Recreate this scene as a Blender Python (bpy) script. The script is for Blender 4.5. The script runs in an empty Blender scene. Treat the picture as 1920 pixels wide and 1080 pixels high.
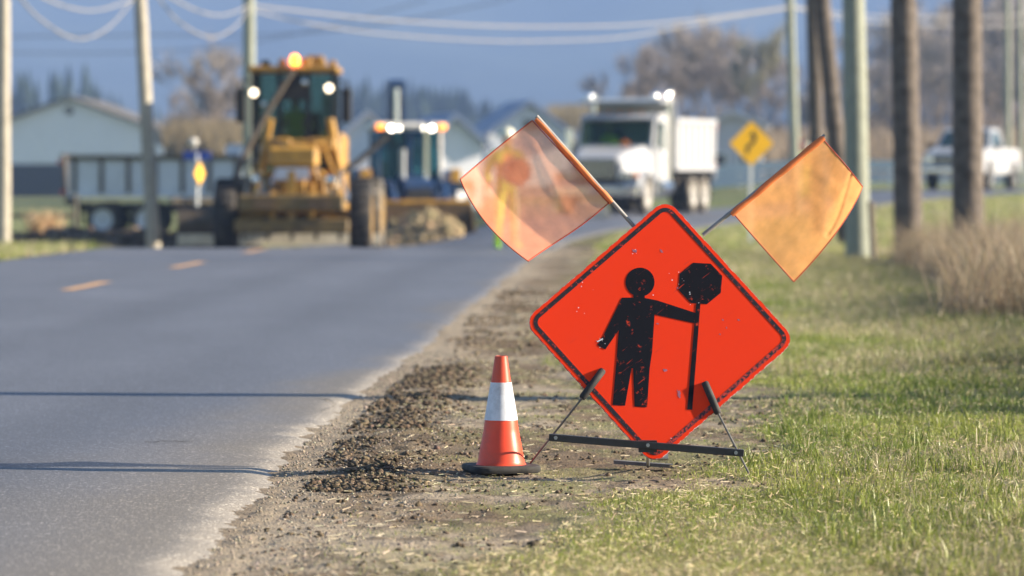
import bpy, bmesh, math, random
import numpy as np
from mathutils import Vector, Matrix

SC = bpy.context.scene
COL = SC.collection
R = math.radians

# ------------------------------------------------------------------ camera
F = 7500.0                      # focal length in pixels of a 1920 wide frame
CH = 1.17                       # lens height above the road
PITCH = math.atan((540 - 323) / F)
cam_d = bpy.data.cameras.new('camera')
cam = bpy.data.objects.new('camera', cam_d)
COL.objects.link(cam)
cam.location = (0, 0, CH)
cam.rotation_euler = (R(90) - PITCH, 0, 0)
cam_d.sensor_width = 36
cam_d.lens = F / 1920 * 36
cam_d.clip_start = 0.1
cam_d.clip_end = 20000
cam_d.dof.use_dof = True
cam_d.dof.focus_distance = 15.45
cam_d.dof.aperture_fstop = 3.3
SC.camera = cam

# ------------------------------------------------------------------ light
SUN_EL, SUN_AZ = 19.5, 91.2      # azimuth clockwise from +Y: almost square to the view, from the right
W = bpy.data.worlds.new('World')
SC.world = W
W.use_nodes = True
wn = W.node_tree.nodes
bg = wn['Background']
sky = wn.new('ShaderNodeTexSky')
sky.sky_type = 'NISHITA'
sky.sun_disc = False
sky.sun_elevation = R(SUN_EL)
sky.sun_rotation = R(SUN_AZ)
sky.air_density = 1.0
sky.dust_density = 0.4
sky.ozone_density = 2.6
W.node_tree.links.new(sky.outputs[0], bg.inputs[0])
bg.inputs[1].default_value = 0.055
sl = bpy.data.lights.new('sun', 'SUN')
sl.energy = 5.0
sl.angle = R(0.5)
sl.color = (1.0, 0.86, 0.66)
sun = bpy.data.objects.new('sun', sl)
COL.objects.link(sun)
sd = Vector((math.sin(R(SUN_AZ)) * math.cos(R(SUN_EL)), math.cos(R(SUN_AZ)) * math.cos(R(SUN_EL)), math.sin(R(SUN_EL))))
sun.rotation_euler = sd.to_track_quat('Z', 'Y').to_euler()
SC.view_settings.view_transform = 'Standard'
SC.view_settings.look = 'None'
SC.view_settings.exposure = 1.92
SC.view_settings.gamma = 1.0
SC.view_settings.use_curve_mapping = False
try:
    SC.cycles.use_denoising = True
    SC.cycles.max_bounces = 6
    SC.cycles.transparent_max_bounces = 12
    SC.cycles.volume_bounces = 1
    SC.cycles.sample_clamp_indirect = 6
    SC.cycles.caustics_reflective = False
    SC.cycles.caustics_refractive = False
except Exception:
    pass

# ------------------------------------------------------------------ helpers
_cp, _sp = math.cos(PITCH), math.sin(PITCH)
def ray(px, py):
    u, v = (px - 960) / F, -(py - 540) / F
    return Vector((u, _cp + v * _sp, -_sp + v * _cp))
def at(px, py, D):
    """world point at depth D (metres along +Y) seen at the pixel of the 1920 frame"""
    r = ray(px, py)
    return Vector((0, 0, CH)) + r * (D / r.y)
def on_plane(px, py, p0, n):
    r = ray(px, py); o = Vector((0, 0, CH))
    return o + r * ((p0 - o).dot(n) / r.dot(n))

def sstep(a, b, x):
    t = np.clip((np.asarray(x, float) - a) / (b - a), 0, 1)
    return t * t * (3 - 2 * t)
def _h(ix, iy, s):
    n = (ix.astype(np.int64) * 374761393 + iy.astype(np.int64) * 668265263 + s * 974634777) & 0xffffffff
    n = ((n ^ (n >> 13)) * 1274126177) & 0xffffffff
    n = n ^ (n >> 16)
    return (n & 0xffff) / 65535.0
def vnoise(x, y, s=0):
    x = np.asarray(x, float); y = np.asarray(y, float)
    ix = np.floor(x); iy = np.floor(y)
    fx = x - ix; fy = y - iy
    fx = fx * fx * (3 - 2 * fx); fy = fy * fy * (3 - 2 * fy)
    a = _h(ix, iy, s); b = _h(ix + 1, iy, s); c = _h(ix, iy + 1, s); d = _h(ix + 1, iy + 1, s)
    return (a * (1 - fx) + b * fx) * (1 - fy) + (c * (1 - fx) + d * fx) * fy
def fbm(x, y, s=0, o=4):
    r = 0; a = 0.5; t = 0
    for i in range(o):
        r = r + a * vnoise(x * 2 ** i, y * 2 ** i, s + i); t += a; a *= 0.5
    return r / t

# materials
MATS = {}
def mat(name, col=(0.5, 0.5, 0.5), rough=0.6, metal=0.0, var=0.12, scale=6.0, bump=0.0, emit=None, estr=0, coat=0, attr=None, spec=0.5, dirt=None, dirt_amt=0.4, transl=0.0):
    if name in MATS: return MATS[name]
    m = bpy.data.materials.new(name); m.use_nodes = True
    nt = m.node_tree; n = nt.nodes; L = nt.links.new
    b = n['Principled BSDF']
    b.inputs['Roughness'].default_value = rough
    b.inputs['Metallic'].default_value = metal
    b.inputs['Specular IOR Level'].default_value = spec
    if coat: b.inputs['Coat Weight'].default_value = coat
    tc = n.new('ShaderNodeTexCoord')
    nz = n.new('ShaderNodeTexNoise'); nz.inputs['Scale'].default_value = scale; nz.inputs['Detail'].default_value = 6
    L(tc.outputs['Object'], nz.inputs['Vector'])
    mr = n.new('ShaderNodeMapRange'); mr.inputs[1].default_value = 0.25; mr.inputs[2].default_value = 0.75
    mr.inputs[3].default_value = 1 - var; mr.inputs[4].default_value = 1 + var
    L(nz.outputs[0], mr.inputs[0])
    mx = n.new('ShaderNodeVectorMath'); mx.operation = 'SCALE'
    if attr:
        at_ = n.new('ShaderNodeAttribute'); at_.attribute_name = attr
        L(at_.outputs['Color'], mx.inputs[0])
    else:
        mx.inputs[0].default_value = col
    L(mr.outputs[0], mx.inputs['Scale'])
    out = mx.outputs[0]
    if dirt:
        nd = n.new('ShaderNodeTexNoise'); nd.inputs['Scale'].default_value = scale * 0.6; nd.inputs['Detail'].default_value = 8
        nd.inputs['Roughness'].default_value = 0.7
        L(tc.outputs['Object'], nd.inputs['Vector'])
        rm = n.new('ShaderNodeMapRange'); rm.inputs[1].default_value = 0.45; rm.inputs[2].default_value = 0.7; rm.inputs[4].default_value = dirt_amt
        L(nd.outputs[0], rm.inputs[0])
        mm = n.new('ShaderNodeMix'); mm.data_type = 'RGBA'
        L(rm.outputs[0], mm.inputs[0]); L(out, mm.inputs[6]); mm.inputs[7].default_value = (*dirt, 1)
        out = mm.outputs[2]
    L(out, b.inputs['Base Color'])
    if bump:
        bp = n.new('ShaderNodeBump'); bp.inputs['Strength'].default_value = bump; bp.inputs['Distance'].default_value = 0.02
        L(nz.outputs[0], bp.inputs['Height']); L(bp.outputs[0], b.inputs['Normal'])
    if emit:
        b.inputs['Emission Color'].default_value = (*emit, 1); b.inputs['Emission Strength'].default_value = estr
    if transl:
        tr = n.new('ShaderNodeBsdfTranslucent'); L(out, tr.inputs['Color'])
        ms = n.new('ShaderNodeMixShader'); ms.inputs[0].default_value = transl
        L(b.outputs[0], ms.inputs[1]); L(tr.outputs[0], ms.inputs[2])
        L(ms.outputs[0], n['Material Output'].inputs['Surface'])
    MATS[name] = m
    return m

class MB:
    def __init__(s): s.v = []; s.f = []; s.mi = []; s.cur = 0
    def add(s, vs, fs):
        o = len(s.v); s.v += [tuple(p) for p in vs]
        s.f += [tuple(i + o for i in f) for f in fs]; s.mi += [s.cur] * len(fs); return s
    def box(s, x0, x1, y0, y1, z0, z1, M=None, bev=0.0):
        if bev > 0:
            # chamfer all vertical and horizontal edges by cutting the corners
            bx = min(bev, abs(x1 - x0) / 2.01, abs(y1 - y0) / 2.01, abs(z1 - z0) / 2.01)
            vs = []; idx = {}
            for ix, x in enumerate((x0, x1)):
                for iy, y in enumerate((y0, y1)):
                    for iz, z in enumerate((z0, z1)):
                        sx = bx if ix == 0 else -bx; sy = bx if iy == 0 else -bx; sz = bx if iz == 0 else -bx
                        idx[ix, iy, iz, 0] = len(vs); vs.append((x, y + sy, z + sz))
                        idx[ix, iy, iz, 1] = len(vs); vs.append((x + sx, y, z + sz))
                        idx[ix, iy, iz, 2] = len(vs); vs.append((x + sx, y + sy, z))
            fs = []
            I = idx
            for ix in (0, 1):
                q = [I[ix, 0, 0, 0], I[ix, 1, 0, 0], I[ix, 1, 1, 0], I[ix, 0, 1, 0]]; fs.append(q if ix else q[::-1])
            for iy in (0, 1):
                q = [I[0, iy, 0, 1], I[0, iy, 1, 1], I[1, iy, 1, 1], I[1, iy, 0, 1]]; fs.append(q if iy else q[::-1])
            for iz in (0, 1):
                q = [I[0, 0, iz, 2], I[1, 0, iz, 2], I[1, 1, iz, 2], I[0, 1, iz, 2]]; fs.append(q if iz else q[::-1])
            for a in (0, 1):
                for b in (0, 1):
                    fs.append([I[a, b, 0, 0], I[a, b, 1, 0], I[a, b, 1, 1], I[a, b, 0, 1]])
                    fs.append([I[a, 0, b, 0], I[a, 1, b, 0], I[a, 1, b, 2], I[a, 0, b, 2]])
                    fs.append([I[0, a, b, 1], I[1, a, b, 1], I[1, a, b, 2], I[0, a, b, 2]])
                    for c in (0, 1): fs.append([I[a, b, c, 0], I[a, b, c, 1], I[a, b, c, 2]])
        else:
            vs = [(x, y, z) for x in (x0, x1) for y in (y0, y1) for z in (z0, z1)]
            fs = [(0, 1, 3, 2), (4, 6, 7, 5), (0, 4, 5, 1), (2, 3, 7, 6), (0, 2, 6, 4), (1, 5, 7, 3)]
        if M: vs = [M @ Vector(p) for p in vs]
        return s.add(vs, fs)
    def cyl(s, p0, p1, r0, r1=None, n=12, caps=True):
        if r1 is None: r1 = r0
        p0 = Vector(p0); p1 = Vector(p1); d = (p1 - p0)
        if d.length < 1e-7: return s
        q = d.to_track_quat('Z', 'Y'); vs = []
        for p, r in ((p0, r0), (p1, r1)):
            for i in range(n):
                a = 2 * math.pi * i / n
                vs.append(p + q @ Vector((r * math.cos(a), r * math.sin(a), 0)))
        fs = [(i, (i + 1) % n, n + (i + 1) % n, n + i) for i in range(n)]
        if caps: fs += [tuple(range(n))[::-1], tuple(range(n, 2 * n))]
        return s.add(vs, fs)
    def tube(s, pts, r, n=8):
        pts = [Vector(p) for p in pts]
        rs = r if isinstance(r, (list, tuple)) else [r] * len(pts)
        vs = []; fs = []
        up = Vector((0, 0, 1))
        for k, p in enumerate(pts):
            d = (pts[min(k + 1, len(pts) - 1)] - pts[max(k - 1, 0)]).normalized()
            a = d.cross(up)
            if a.length < 0.05: a = d.cross(Vector((0, 1, 0)))
            a.normalize(); b = d.cross(a)
            for i in range(n):
                t = 2 * math.pi * i / n
                vs.append(p + (a * math.cos(t) + b * math.sin(t)) * rs[k])
        for k in range(len(pts) - 1):
            for i in range(n):
                fs.append((k * n + i, k * n + (i + 1) % n, (k + 1) * n + (i + 1) % n, (k + 1) * n + i))
        fs += [tuple(range(n))[::-1], tuple(range((len(pts) - 1) * n, len(pts) * n))]
        return s.add(vs, fs)
    def lathe(s, prof, axis='Z', n=24, c=(0, 0, 0), closed=False):
        vs = []; fs = []
        for (r, h) in prof:
            for i in range(n):
                a = 2 * math.pi * i / n; x, y = r * math.cos(a), r * math.sin(a)
                p = {'Z': (x, y, h), 'X': (h, x, y), 'Y': (x, h, y)}[axis]
                vs.append((p[0] + c[0], p[1] + c[1], p[2] + c[2]))
        m = len(prof)
        for k in range(m if closed else m - 1):
            k2 = (k + 1) % m
            for i in range(n):
                fs.append((k * n + i, k * n + (i + 1) % n, k2 * n + (i + 1) % n, k2 * n + i))
        return s.add(vs, fs)
    def prism(s, poly, a0, a1, axis='X', M=None):
        """poly: 2D points, extruded a0..a1 along the axis"""
        n = len(poly); vs = []
        for a in (a0, a1):
            for (u, v) in poly:
                p = {'X': (a, u, v), 'Y': (u, a, v), 'Z': (u, v, a)}[axis]
                vs.append(M @ Vector(p) if M else p)
        fs = [(i, (i + 1) % n, n + (i + 1) % n, n + i) for i in range(n)] + [tuple(range(n))[::-1], tuple(range(n, 2 * n))]
        return s.add(vs, fs)
    def build(s, name, m, parent=None, smooth=False, loc=None, bevel=0.0):
        me = bpy.data.meshes.new(name)
        me.from_pydata(s.v, [], s.f)
        bm = bmesh.new(); bm.from_mesh(me)
        bmesh.ops.recalc_face_normals(bm, faces=bm.faces)
        if bevel:
            bmesh.ops.bevel(bm, geom=[e for e in bm.edges if e.is_manifold and e.calc_face_angle(0) > 0.6], offset=bevel, segments=2, affect='EDGES', clamp_overlap=True)
        bm.to_mesh(me); bm.free()
        ms = m if isinstance(m, (list, tuple)) else [m]
        for q in ms: me.materials.append(q)
        if len(ms) > 1 and not bevel: me.polygons.foreach_set('material_index', s.mi)
        if smooth:
            me.polygons.foreach_set('use_smooth', [True] * len(me.polygons))
            try: me.set_sharp_from_angle(angle=R(40))
            except Exception: pass
        o = bpy.data.objects.new(name, me); COL.objects.link(o)
        if parent: o.parent = parent
        if loc is not None: o.location = loc
        return o
def tag(o, label=None, cat=None, group=None, kind=None):
    if label: o['label'] = label
    if cat: o['category'] = cat
    if group: o['group'] = group
    if kind: o['kind'] = kind
    return o
def empty(name, loc=(0, 0, 0), rz=0.0, rot=None, **k):
    o = bpy.data.objects.new(name, None); COL.objects.link(o); o.empty_display_size = 0.2
    o.location = loc; o.rotation_euler = rot if rot else (0, 0, rz)
    return tag(o, **k)
def copy_tree(o, parent=None):
    c = o.copy(); COL.objects.link(c)
    if parent: c.parent = parent
    for ch in list(o.children): copy_tree(ch, c)
    return c
def raw_mesh(name, V, Q, m, attrs=None, smooth=True, quads=4):
    V = np.asarray(V, np.float32); Q = np.asarray(Q, np.int32)
    me = bpy.data.meshes.new(name)
    me.vertices.add(len(V)); me.vertices.foreach_set('co', V.ravel())
    me.loops.add(Q.size); me.loops.foreach_set('vertex_index', Q.ravel())
    me.polygons.add(len(Q)); me.polygons.foreach_set('loop_start', np.arange(0, Q.size, Q.shape[1], dtype=np.int32))
    me.polygons.foreach_set('loop_total', np.full(len(Q), Q.shape[1], np.int32))
    if smooth: me.polygons.foreach_set('use_smooth', np.ones(len(Q), bool))
    me.update(calc_edges=True)
    if attrs is not None:
        for k, c in attrs.items():
            a = me.color_attributes.new(k, 'FLOAT_COLOR', 'POINT')
            c4 = np.ones((len(V), 4), np.float32); c4[:, :3] = c; a.data.foreach_set('color', c4.ravel())
    me.materials.append(m)
    o = bpy.data.objects.new(name, me); COL.objects.link(o); return o
def grid_faces(nx, ny):
    i = np.arange(nx - 1)[None, :] + np.arange(ny - 1)[:, None] * nx
    return np.stack([i, i + 1, i + 1 + nx, i + nx], -1).reshape(-1, 4)

# ------------------------------------------------------------------ the lie of the land
# right (R) and left (L) edges of the road, near to far
RE = np.array([(-1.10, 2), (-0.95, 8), (-0.84, 12), (-0.79, 14.4), (-0.81, 15.4), (-0.79, 17), (-0.76, 18.5), (-0.70, 20.8), (-0.65, 22.4), (-0.50, 26), (-0.36, 31.7), (-0.08, 40),
               (0.20, 49.6), (0.42, 56), (0.95, 67), (2.0, 80), (4.0, 95), (6.9, 108), (11.5, 120), (18.5, 131), (30, 144), (60, 170), (140, 235)])
LE = np.array([(-9.2, 2), (-9.0, 8), (-8.8, 12), (-8.7, 14.4), (-8.7, 15.4), (-8.6, 17), (-8.5, 18.5), (-8.4, 20.8), (-8.3, 22.4), (-8.1, 26), (-7.8, 31.7), (-7.4, 40),
               (-6.9, 49.6), (-6.5, 57), (-5.9, 70), (-5.2, 84), (-2.6, 101), (1.2, 115), (7.0, 128.5), (14.5, 139.5), (26, 152), (56, 178), (136, 243)])
def redge(Y): return np.interp(Y, RE[:, 1], RE[:, 0])
def ledge(Y): return np.interp(Y, LE[:, 1], LE[:, 0])
def Zt(X, Y):
    X = np.asarray(X, float); Y = np.asarray(Y, float)
    left = 1 - sstep(-2.6, 0.6, X)
    z = -left * (0.32 * sstep(60.5, 69, Y) + 0.46 * sstep(69, 118, Y) + 0.3 * sstep(150, 350, Y))
    z = z + 0.54 * sstep(100, 138, Y) * sstep(6, 13, X)
    z = z - 0.22 * sstep(30, 62, Y) * (1 - sstep(92, 115, Y)) * sstep(2.6, 4.0, X)
    return z
def zt(x, y): return float(Zt(x, y))
def inroad(X, Y):
    return np.minimum(redge(Y) - X, X - ledge(Y))      # >0 inside (good for the near part)

def ramp_lines(segs):
    out = [segs[0][0]]
    for a, b, st in segs:
        n = max(1, int(round((b - a) / st))); out += list(np.linspace(a, b, n + 1)[1:])
    return np.array(out)
xs = ramp_lines([(-2400, -300, 150), (-300, -60, 15), (-60, -12, 2), (-12, -1.6, 0.4), (-1.6, -1.1, 0.05), (-1.1, 1.6, 0.018), (1.6, 3.2, 0.04), (3.2, 10, 0.25), (10, 40, 1.0), (40, 300, 12), (300, 2400, 150)])
ys = ramp_lines([(-50, 4, 3), (4, 11, 0.2), (11, 20, 0.026), (20, 30, 0.08), (30, 64, 0.25), (64, 160, 0.6), (160, 400, 8), (400, 2600, 100), (2600, 5100, 250)])
GX, GY = np.meshgrid(xs, ys)
base = Zt(GX, GY)
ins = inroad(GX, GY)
near = (GY < 64) & (GX > -1.6) & (GX < 6)
dE = GX - redge(GY)             # distance right of the road edge
nz1 = fbm(GX * 2.2, GY * 0.9, 3); nz2 = fbm(GX * 14, GY * 14, 9); nz3 = fbm(GX * 45, GY * 45, 21, 3)
rel = (nz1 - 0.5) * 0.035 * sstep(0.0, 0.5, dE) + np.where(near, (nz2 - 0.5) * 0.018 + (nz3 - 0.5) * 0.009, 0)
# windrow of loose dirt beside the asphalt
wr = np.exp(-((dE - 0.26) / 0.20) ** 2) * sstep(14.2, 15.2, GY) * (1 - sstep(19, 30, GY))
rel = rel + wr * (0.008 + 0.025 * (nz2 - 0.3))
far = fbm(GX * 0.05, GY * 0.05, 5)
rel = rel + np.where((GY > 64) | (np.abs(GX) > 10), (far - 0.5) * 0.1, 0)
sink = np.where(ins > 0.32, -0.13, 0.0)
# the curve beyond: sink everything between the two polylines (quads of the ribbon)
def in_ribbon(X, Y, grow=0.0):
    m = np.zeros(X.shape, bool)
    poly = np.vstack([RE, LE[::-1]])
    x0, y0 = poly[:, 0], poly[:, 1]; j = len(poly) - 1
    for i in range(len(poly)):
        c = ((y0[i] > Y) != (y0[j] > Y)) & (X < (x0[j] - x0[i]) * (Y - y0[i]) / (y0[j] - y0[i] + 1e-9) + x0[i])
        m ^= c; j = i
    return m
inr = in_ribbon(GX, GY)
sink = np.where(GY > 60, np.where(inr, -0.16, 0), sink)
GZ = base + rel + sink - 0.004
# albedo of the ground: dirt, thatch, turf
def grassiness(X, Y):
    b = np.interp(Y, [10, 11.6, 13.8, 15.2, 16.7, 20, 23, 32, 44, 56, 70], [-0.15, -0.05, 0.30, 0.80, 0.98, 1.2, 1.3, 1.35, 1.35, 1.15, 1.6])
    n = fbm(np.asarray(X) * 3.0, np.asarray(Y) * 1.6, 40) - 0.5
    return sstep(-0.22, 0.30, np.asarray(X) - b + n * 1.1)
gr = grassiness(GX, GY)
gr = np.where(GX < ledge(GY) - 0.2, sstep(0, 1.5, ledge(GY) - GX) * 0.9, gr)
gr = np.where(GY > 64, 0.75, gr)
mud = np.array([0.165, 0.122, 0.082]); pale = np.array([0.31, 0.26, 0.195]); turf = np.array([0.085, 0.10, 0.035]); straw = np.array([0.26, 0.21, 0.12]); dark = np.array([0.085, 0.065, 0.045])
fieldg = np.array([0.13, 0.19, 0.05])
n4 = fbm(GX * 1.7, GY * 0.8, 60); n5 = fbm(GX * 8, GY * 8, 66)
t = sstep(0.35, 0.65, n4)[..., None]
c = mud * (1 - t) + pale * t
t = (sstep(0.5, 0.68, n5) * 0.65)[..., None]
c = c * (1 - t) + dark * t
t = np.clip(wr * 0.75, 0, 1)[..., None]; c = c * (1 - t) + dark * 1.25 * t
dust = (np.exp(-((dE + 0.0) / 0.16) ** 2) * (1 - wr))[..., None]; c = c * (1 - dust * .8) + pale * 1.05 * dust * .8
sp = (sstep(0.42, 0.7, fbm(GX * 5, GY * 3, 71)) * sstep(0.15, 0.9, dE) * 0.75)[..., None]
c = c * (1 - sp) + np.array([0.19, 0.185, 0.085]) * sp
t = sstep(0.4, 0.7, fbm(GX * 0.7, GY * 0.35, 77))[..., None]
g = turf * (1 - t) + straw * t
g = np.where((GY > 75)[..., None], fieldg * (1 - t * .5) + straw * t * .5, g)
gt = gr[..., None]; c = c * (1 - gt) + g * gt
V = np.stack([GX, GY, GZ], -1).reshape(-1, 3)
m_ground = mat('ground_soil', rough=0.95, var=0.35, scale=90, bump=0.5, attr='Col', spec=0.15)
ground = raw_mesh('ground', V, grid_faces(len(xs), len(ys)), m_ground, {'Col': c.reshape(-1, 3)})
tag(ground, kind='structure')
def gz(X, Y):
    """ground height incl. relief, by lookup in the grid"""
    ix = np.clip(np.searchsorted(xs, X) - 1, 0, len(xs) - 2); iy = np.clip(np.searchsorted(ys, Y) - 1, 0, len(ys) - 2)
    fx = (X - xs[ix]) / (xs[ix + 1] - xs[ix]); fy = (Y - ys[iy]) / (ys[iy + 1] - ys[iy])
    return (GZ[iy, ix] * (1 - fx) + GZ[iy, ix + 1] * fx) * (1 - fy) + (GZ[iy + 1, ix] * (1 - fx) + GZ[iy + 1, ix + 1] * fx) * fy

# asphalt: a ribbon with a rolled off, ragged right edge
def asphalt_mat():
    m = bpy.data.materials.new('asphalt'); m.use_nodes = True
    nt = m.node_tree; n = nt.nodes; L = nt.links.new; b = n['Principled BSDF']
    at_ = n.new('ShaderNodeAttribute'); at_.attribute_name = 'Col'
    geo = n.new('ShaderNodeNewGeometry')
    nz = n.new('ShaderNodeTexNoise'); nz.inputs['Scale'].default_value = 160; nz.inputs['Detail'].default_value = 3
    L(geo.outputs['Position'], nz.inputs['Vector'])
    vo = n.new('ShaderNodeTexVoronoi'); vo.inputs['Scale'].default_value = 110
    L(geo.outputs['Position'], vo.inputs['Vector'])
    mr = n.new('ShaderNodeMapRange'); mr.inputs[1].default_value = 0.3; mr.inputs[2].default_value = 0.7; mr.inputs[3].default_value = 0.5; mr.inputs[4].default_value = 1.35
    L(nz.outputs[0], mr.inputs[0])
    # a few pale stones show in the matrix
    sep = n.new('ShaderNodeSeparateColor'); L(vo.outputs['Color'], sep.inputs[0])
    gt_ = n.new('ShaderNodeMapRange'); gt_.inputs[1].default_value = 0.90; gt_.inputs[2].default_value = 1.0; gt_.inputs[4].default_value = 1.7
    L(sep.outputs[0], gt_.inputs[0])
    ad = n.new('ShaderNodeMath'); ad.operation = 'ADD'; L(mr.outputs[0], ad.inputs[0]); L(gt_.outputs[0], ad.inputs[1])
    mx = n.new('ShaderNodeVectorMath'); mx.operation = 'SCALE'; L(at_.outputs['Color'], mx.inputs[0]); L(ad.outputs[0], mx.inputs['Scale'])
    L(mx.outputs[0], b.inputs['Base Color'])
    b.inputs['Roughness'].default_value = 0.62; b.inputs['Specular IOR Level'].default_value = 0.55
    bp = n.new('ShaderNodeBump'); bp.inputs['Strength'].default_value = 0.35; bp.inputs['Distance'].default_value = 0.004
    L(vo.outputs['Distance'], bp.inputs['Height']); L(bp.outputs[0], b.inputs['Normal'])
    return m
tt = np.arange(len(RE))
fine = ramp_lines([(0, 2, 0.05), (2, 8, 0.006), (8, 12, 0.02), (12, len(RE) - 1, 0.05)])
cross = np.concatenate([np.linspace(0, 0.35, 60), np.linspace(0.35, 8.2, 60)[1:]]) / 8.2
CR, CT = np.meshgrid(cross, fine)
rx = np.interp(CT, tt, RE[:, 0]); ry = np.interp(CT, tt, RE[:, 1]); lx = np.interp(CT, tt, LE[:, 0]); ly = np.interp(CT, tt, LE[:, 1])
rag = (fbm(ry * 2.2, ry * 0.0, 90) - 0.5) * 0.15 + (fbm(ry * 7, ry * 0.0, 91) - 0.5) * 0.03
k = (1 - sstep(0.0, 0.12, CR))
RX = rx + (lx - rx) * CR + rag * k * (ry < 60); RY = ry + (ly - ry) * CR
dr = CR * 8.2
roll = -0.032 * (1 - sstep(0.0, 0.26, dr)) ** 1.3
crown = 0.01 * sstep(0.1, 3.5, dr)
RZ = Zt(RX, RY) + 0.012 + roll + crown - np.where(dr > 8.15, 0.12, 0) + (fbm(RX * 0.7, RY * 0.4, 8) - .5) * 0.012
asph = np.array([0.105, 0.115, 0.143]); dusty = np.array([0.190, 0.163, 0.125]); edgec = np.array([0.33, 0.295, 0.245])
dn = fbm(RX * 1.3, RY * 0.5, 95); dn2 = fbm(RX * 6, RY * 2.5, 96)
dist_near = 1 - sstep(16, 30, RY)
dw = (1 - sstep(0.10, 0.45 + 1.15 * (1 - sstep(13, 20, RY)) + .35 * dist_near, dr + (dn - .5) * 0.7 + (dn2 - .5) * .12)) * (0.45 + 0.55 * dist_near)
cc = asph * (1 - dw[..., None] * .9) + dusty * dw[..., None] * .9
ew = np.exp(-((dr - 0.03 - 0.10 * dist_near) / (0.07 + 0.05 * dist_near)) ** 2)[..., None] * (0.75 + 0.25 * dn2[..., None])
cc = cc * (1 - ew) + edgec * ew
# faint wheel tracks and patches of wear
trk = (np.exp(-((dr - 1.4) / 0.35) ** 2) + np.exp(-((dr - 3.0) / 0.35) ** 2))[..., None] * 0.10
cc = cc * (1 - trk * 1.4) * (0.86 + 0.28 * dn[..., None]) * (0.90 + 0.20 * fbm(RX * 2.5, RY * 0.22, 97)[..., None]) * (0.93 + .14 * fbm(RX * .25, RY * .35, 98)[..., None])
m_asph = asphalt_mat()
road = raw_mesh('road', np.stack([RX, RY, RZ], -1).reshape(-1, 3), grid_faces(len(cross), len(fine))[:, ::-1], m_asph, {'Col': cc.reshape(-1, 3)})
tag(road, kind='structure')
def road_z(x, y): 
    d = float(redge(y)) - x
    return zt(x, y) + 0.012 + 0.01 * float(sstep(0.1, 3.5, d)) + (float(fbm(np.array(x) * 0.7, np.array(y) * 0.4, 8)) - .5) * 0.012

# painted centre dashes
m_paint = mat('faded_orange_road_paint', (0.62, 0.34, 0.13), rough=0.7, var=0.25, scale=40, dirt=(0.2, 0.19, 0.19), dirt_amt=0.6)
def dash(x0, y0, x1, y1, w=0.12):
    mb = MB(); N = 12; vs = []; 
    d = Vector((x1 - x0, y1 - y0, 0)).normalized(); s = Vector((-d.y, d.x, 0)) * w / 2
    for i in range(N + 1):
        p = Vector((x0 + (x1 - x0) * i / N, y0 + (y1 - y0) * i / N, 0))
        for q in (p - s, p + s): vs.append((q.x, q.y, road_z(q.x, q.y) + 0.004))
    mb.add(vs, [(2 * i, 2 * i + 1, 2 * i + 3, 2 * i + 2) for i in range(N)])
    return tag(mb.build('road_marking', m_paint), kind='structure')
for (yn, yf) in ((29.6, 32.6), (38.9, 41.9), (48.0, 51.2), (57.0, 60)):
    xn = -4.62 + (yn - 29.6) * 0.03; dash(xn, yn, -4.62 + (yf - 29.6) * 0.03, yf, 0.14)

# ------------------------------------------------------------------ mountain and far woods
mx_ = np.linspace(-2300, 2300, 120); my_ = np.linspace(2900, 5000, 60)
MX, MY = np.meshgrid(mx_, my_)
h = sstep(2950, 4700, MY) * (208 + 50 * (fbm(MX * 0.0012, MY * 0.001, 12) - .5) * 2)
MZ = -6 + h + (fbm(MX * 0.006, MY * 0.004, 14) - .5) * 70 * sstep(3000, 3900, MY)
mc = np.array([0.05, 0.06, 0.04]) * (0.6 + 0.9 * fbm(MX * 0.01, MY * 0.01, 17))[..., None]
m_mtn = mat('forested_slope', rough=0.95, var=0.35, scale=0.02, attr='Col', spec=0.1)
tag(raw_mesh('mountain', np.stack([MX, MY, MZ], -1).reshape(-1, 3), grid_faces(120, 60), m_mtn, {'Col': mc.reshape(-1, 3)}), kind='structure')

# low brown hill behind the right-hand field
hx = np.linspace(20, 420, 90); hy = np.linspace(520, 1250, 60); HX, HY = np.meshgrid(hx, hy)
HZ = -3 + 62 * sstep(540, 1150, HY) * sstep(0.070, 0.125, HX / HY) + (fbm(HX * .03, HY * .03, 33) - .5) * 14 * sstep(560, 700, HY) * sstep(.06, .1, HX / HY)
hc = np.array([0.26, 0.18, 0.135]) * (.6 + .8 * fbm(HX * .08, HY * .08, 34))[..., None]
tag(raw_mesh('hill', np.stack([HX, HY, HZ], -1).reshape(-1, 3), grid_faces(90, 60), mat('brown_hill_scrub', rough=.95, var=.4, scale=.15, attr='Col', spec=.1), {'Col': hc.reshape(-1, 3)}), kind='structure')

rng = np.random.default_rng(7)
def conifer_mass(name, spans, m, kind='stuff', label=None, cat=None):
    """spans: list of (x, y, z, height, radius). Each conifer is a leaning stack of ragged skirts"""
    V = []; T = []; C = []
    for (x, y, z, hh, rr) in spans:
        tint = np.array([0.035, 0.05, 0.03]) * rng.uniform(0.7, 1.6)
        for k in range(9):
            f = k / 9; zb = z + hh * (0.06 + 0.9 * f); r0 = rr * (1 - f) ** 0.8 * rng.uniform(0.8, 1.15) + 0.15
            for j in range(11):
                a = rng.uniform(0, 6.283); w = rng.uniform(0.35, 0.6)
                o = len(V)
                V += [(x + r0 * math.cos(a - w), y + r0 * math.sin(a - w), zb - hh * .03), (x + r0 * math.cos(a + w), y + r0 * math.sin(a + w), zb - hh * .03 * rng.uniform(0, 2)), (x, y, zb + hh * 0.16)]
                T.append((o, o + 1, o + 2)); cc_ = tint * rng.uniform(0.8, 1.25); C += [cc_] * 3
    o = raw_mesh(name, np.array(V), np.array(T), m, {'Col': np.array(C)}, smooth=False)
    return tag(o, kind=kind, label=label, cat=cat)
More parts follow.
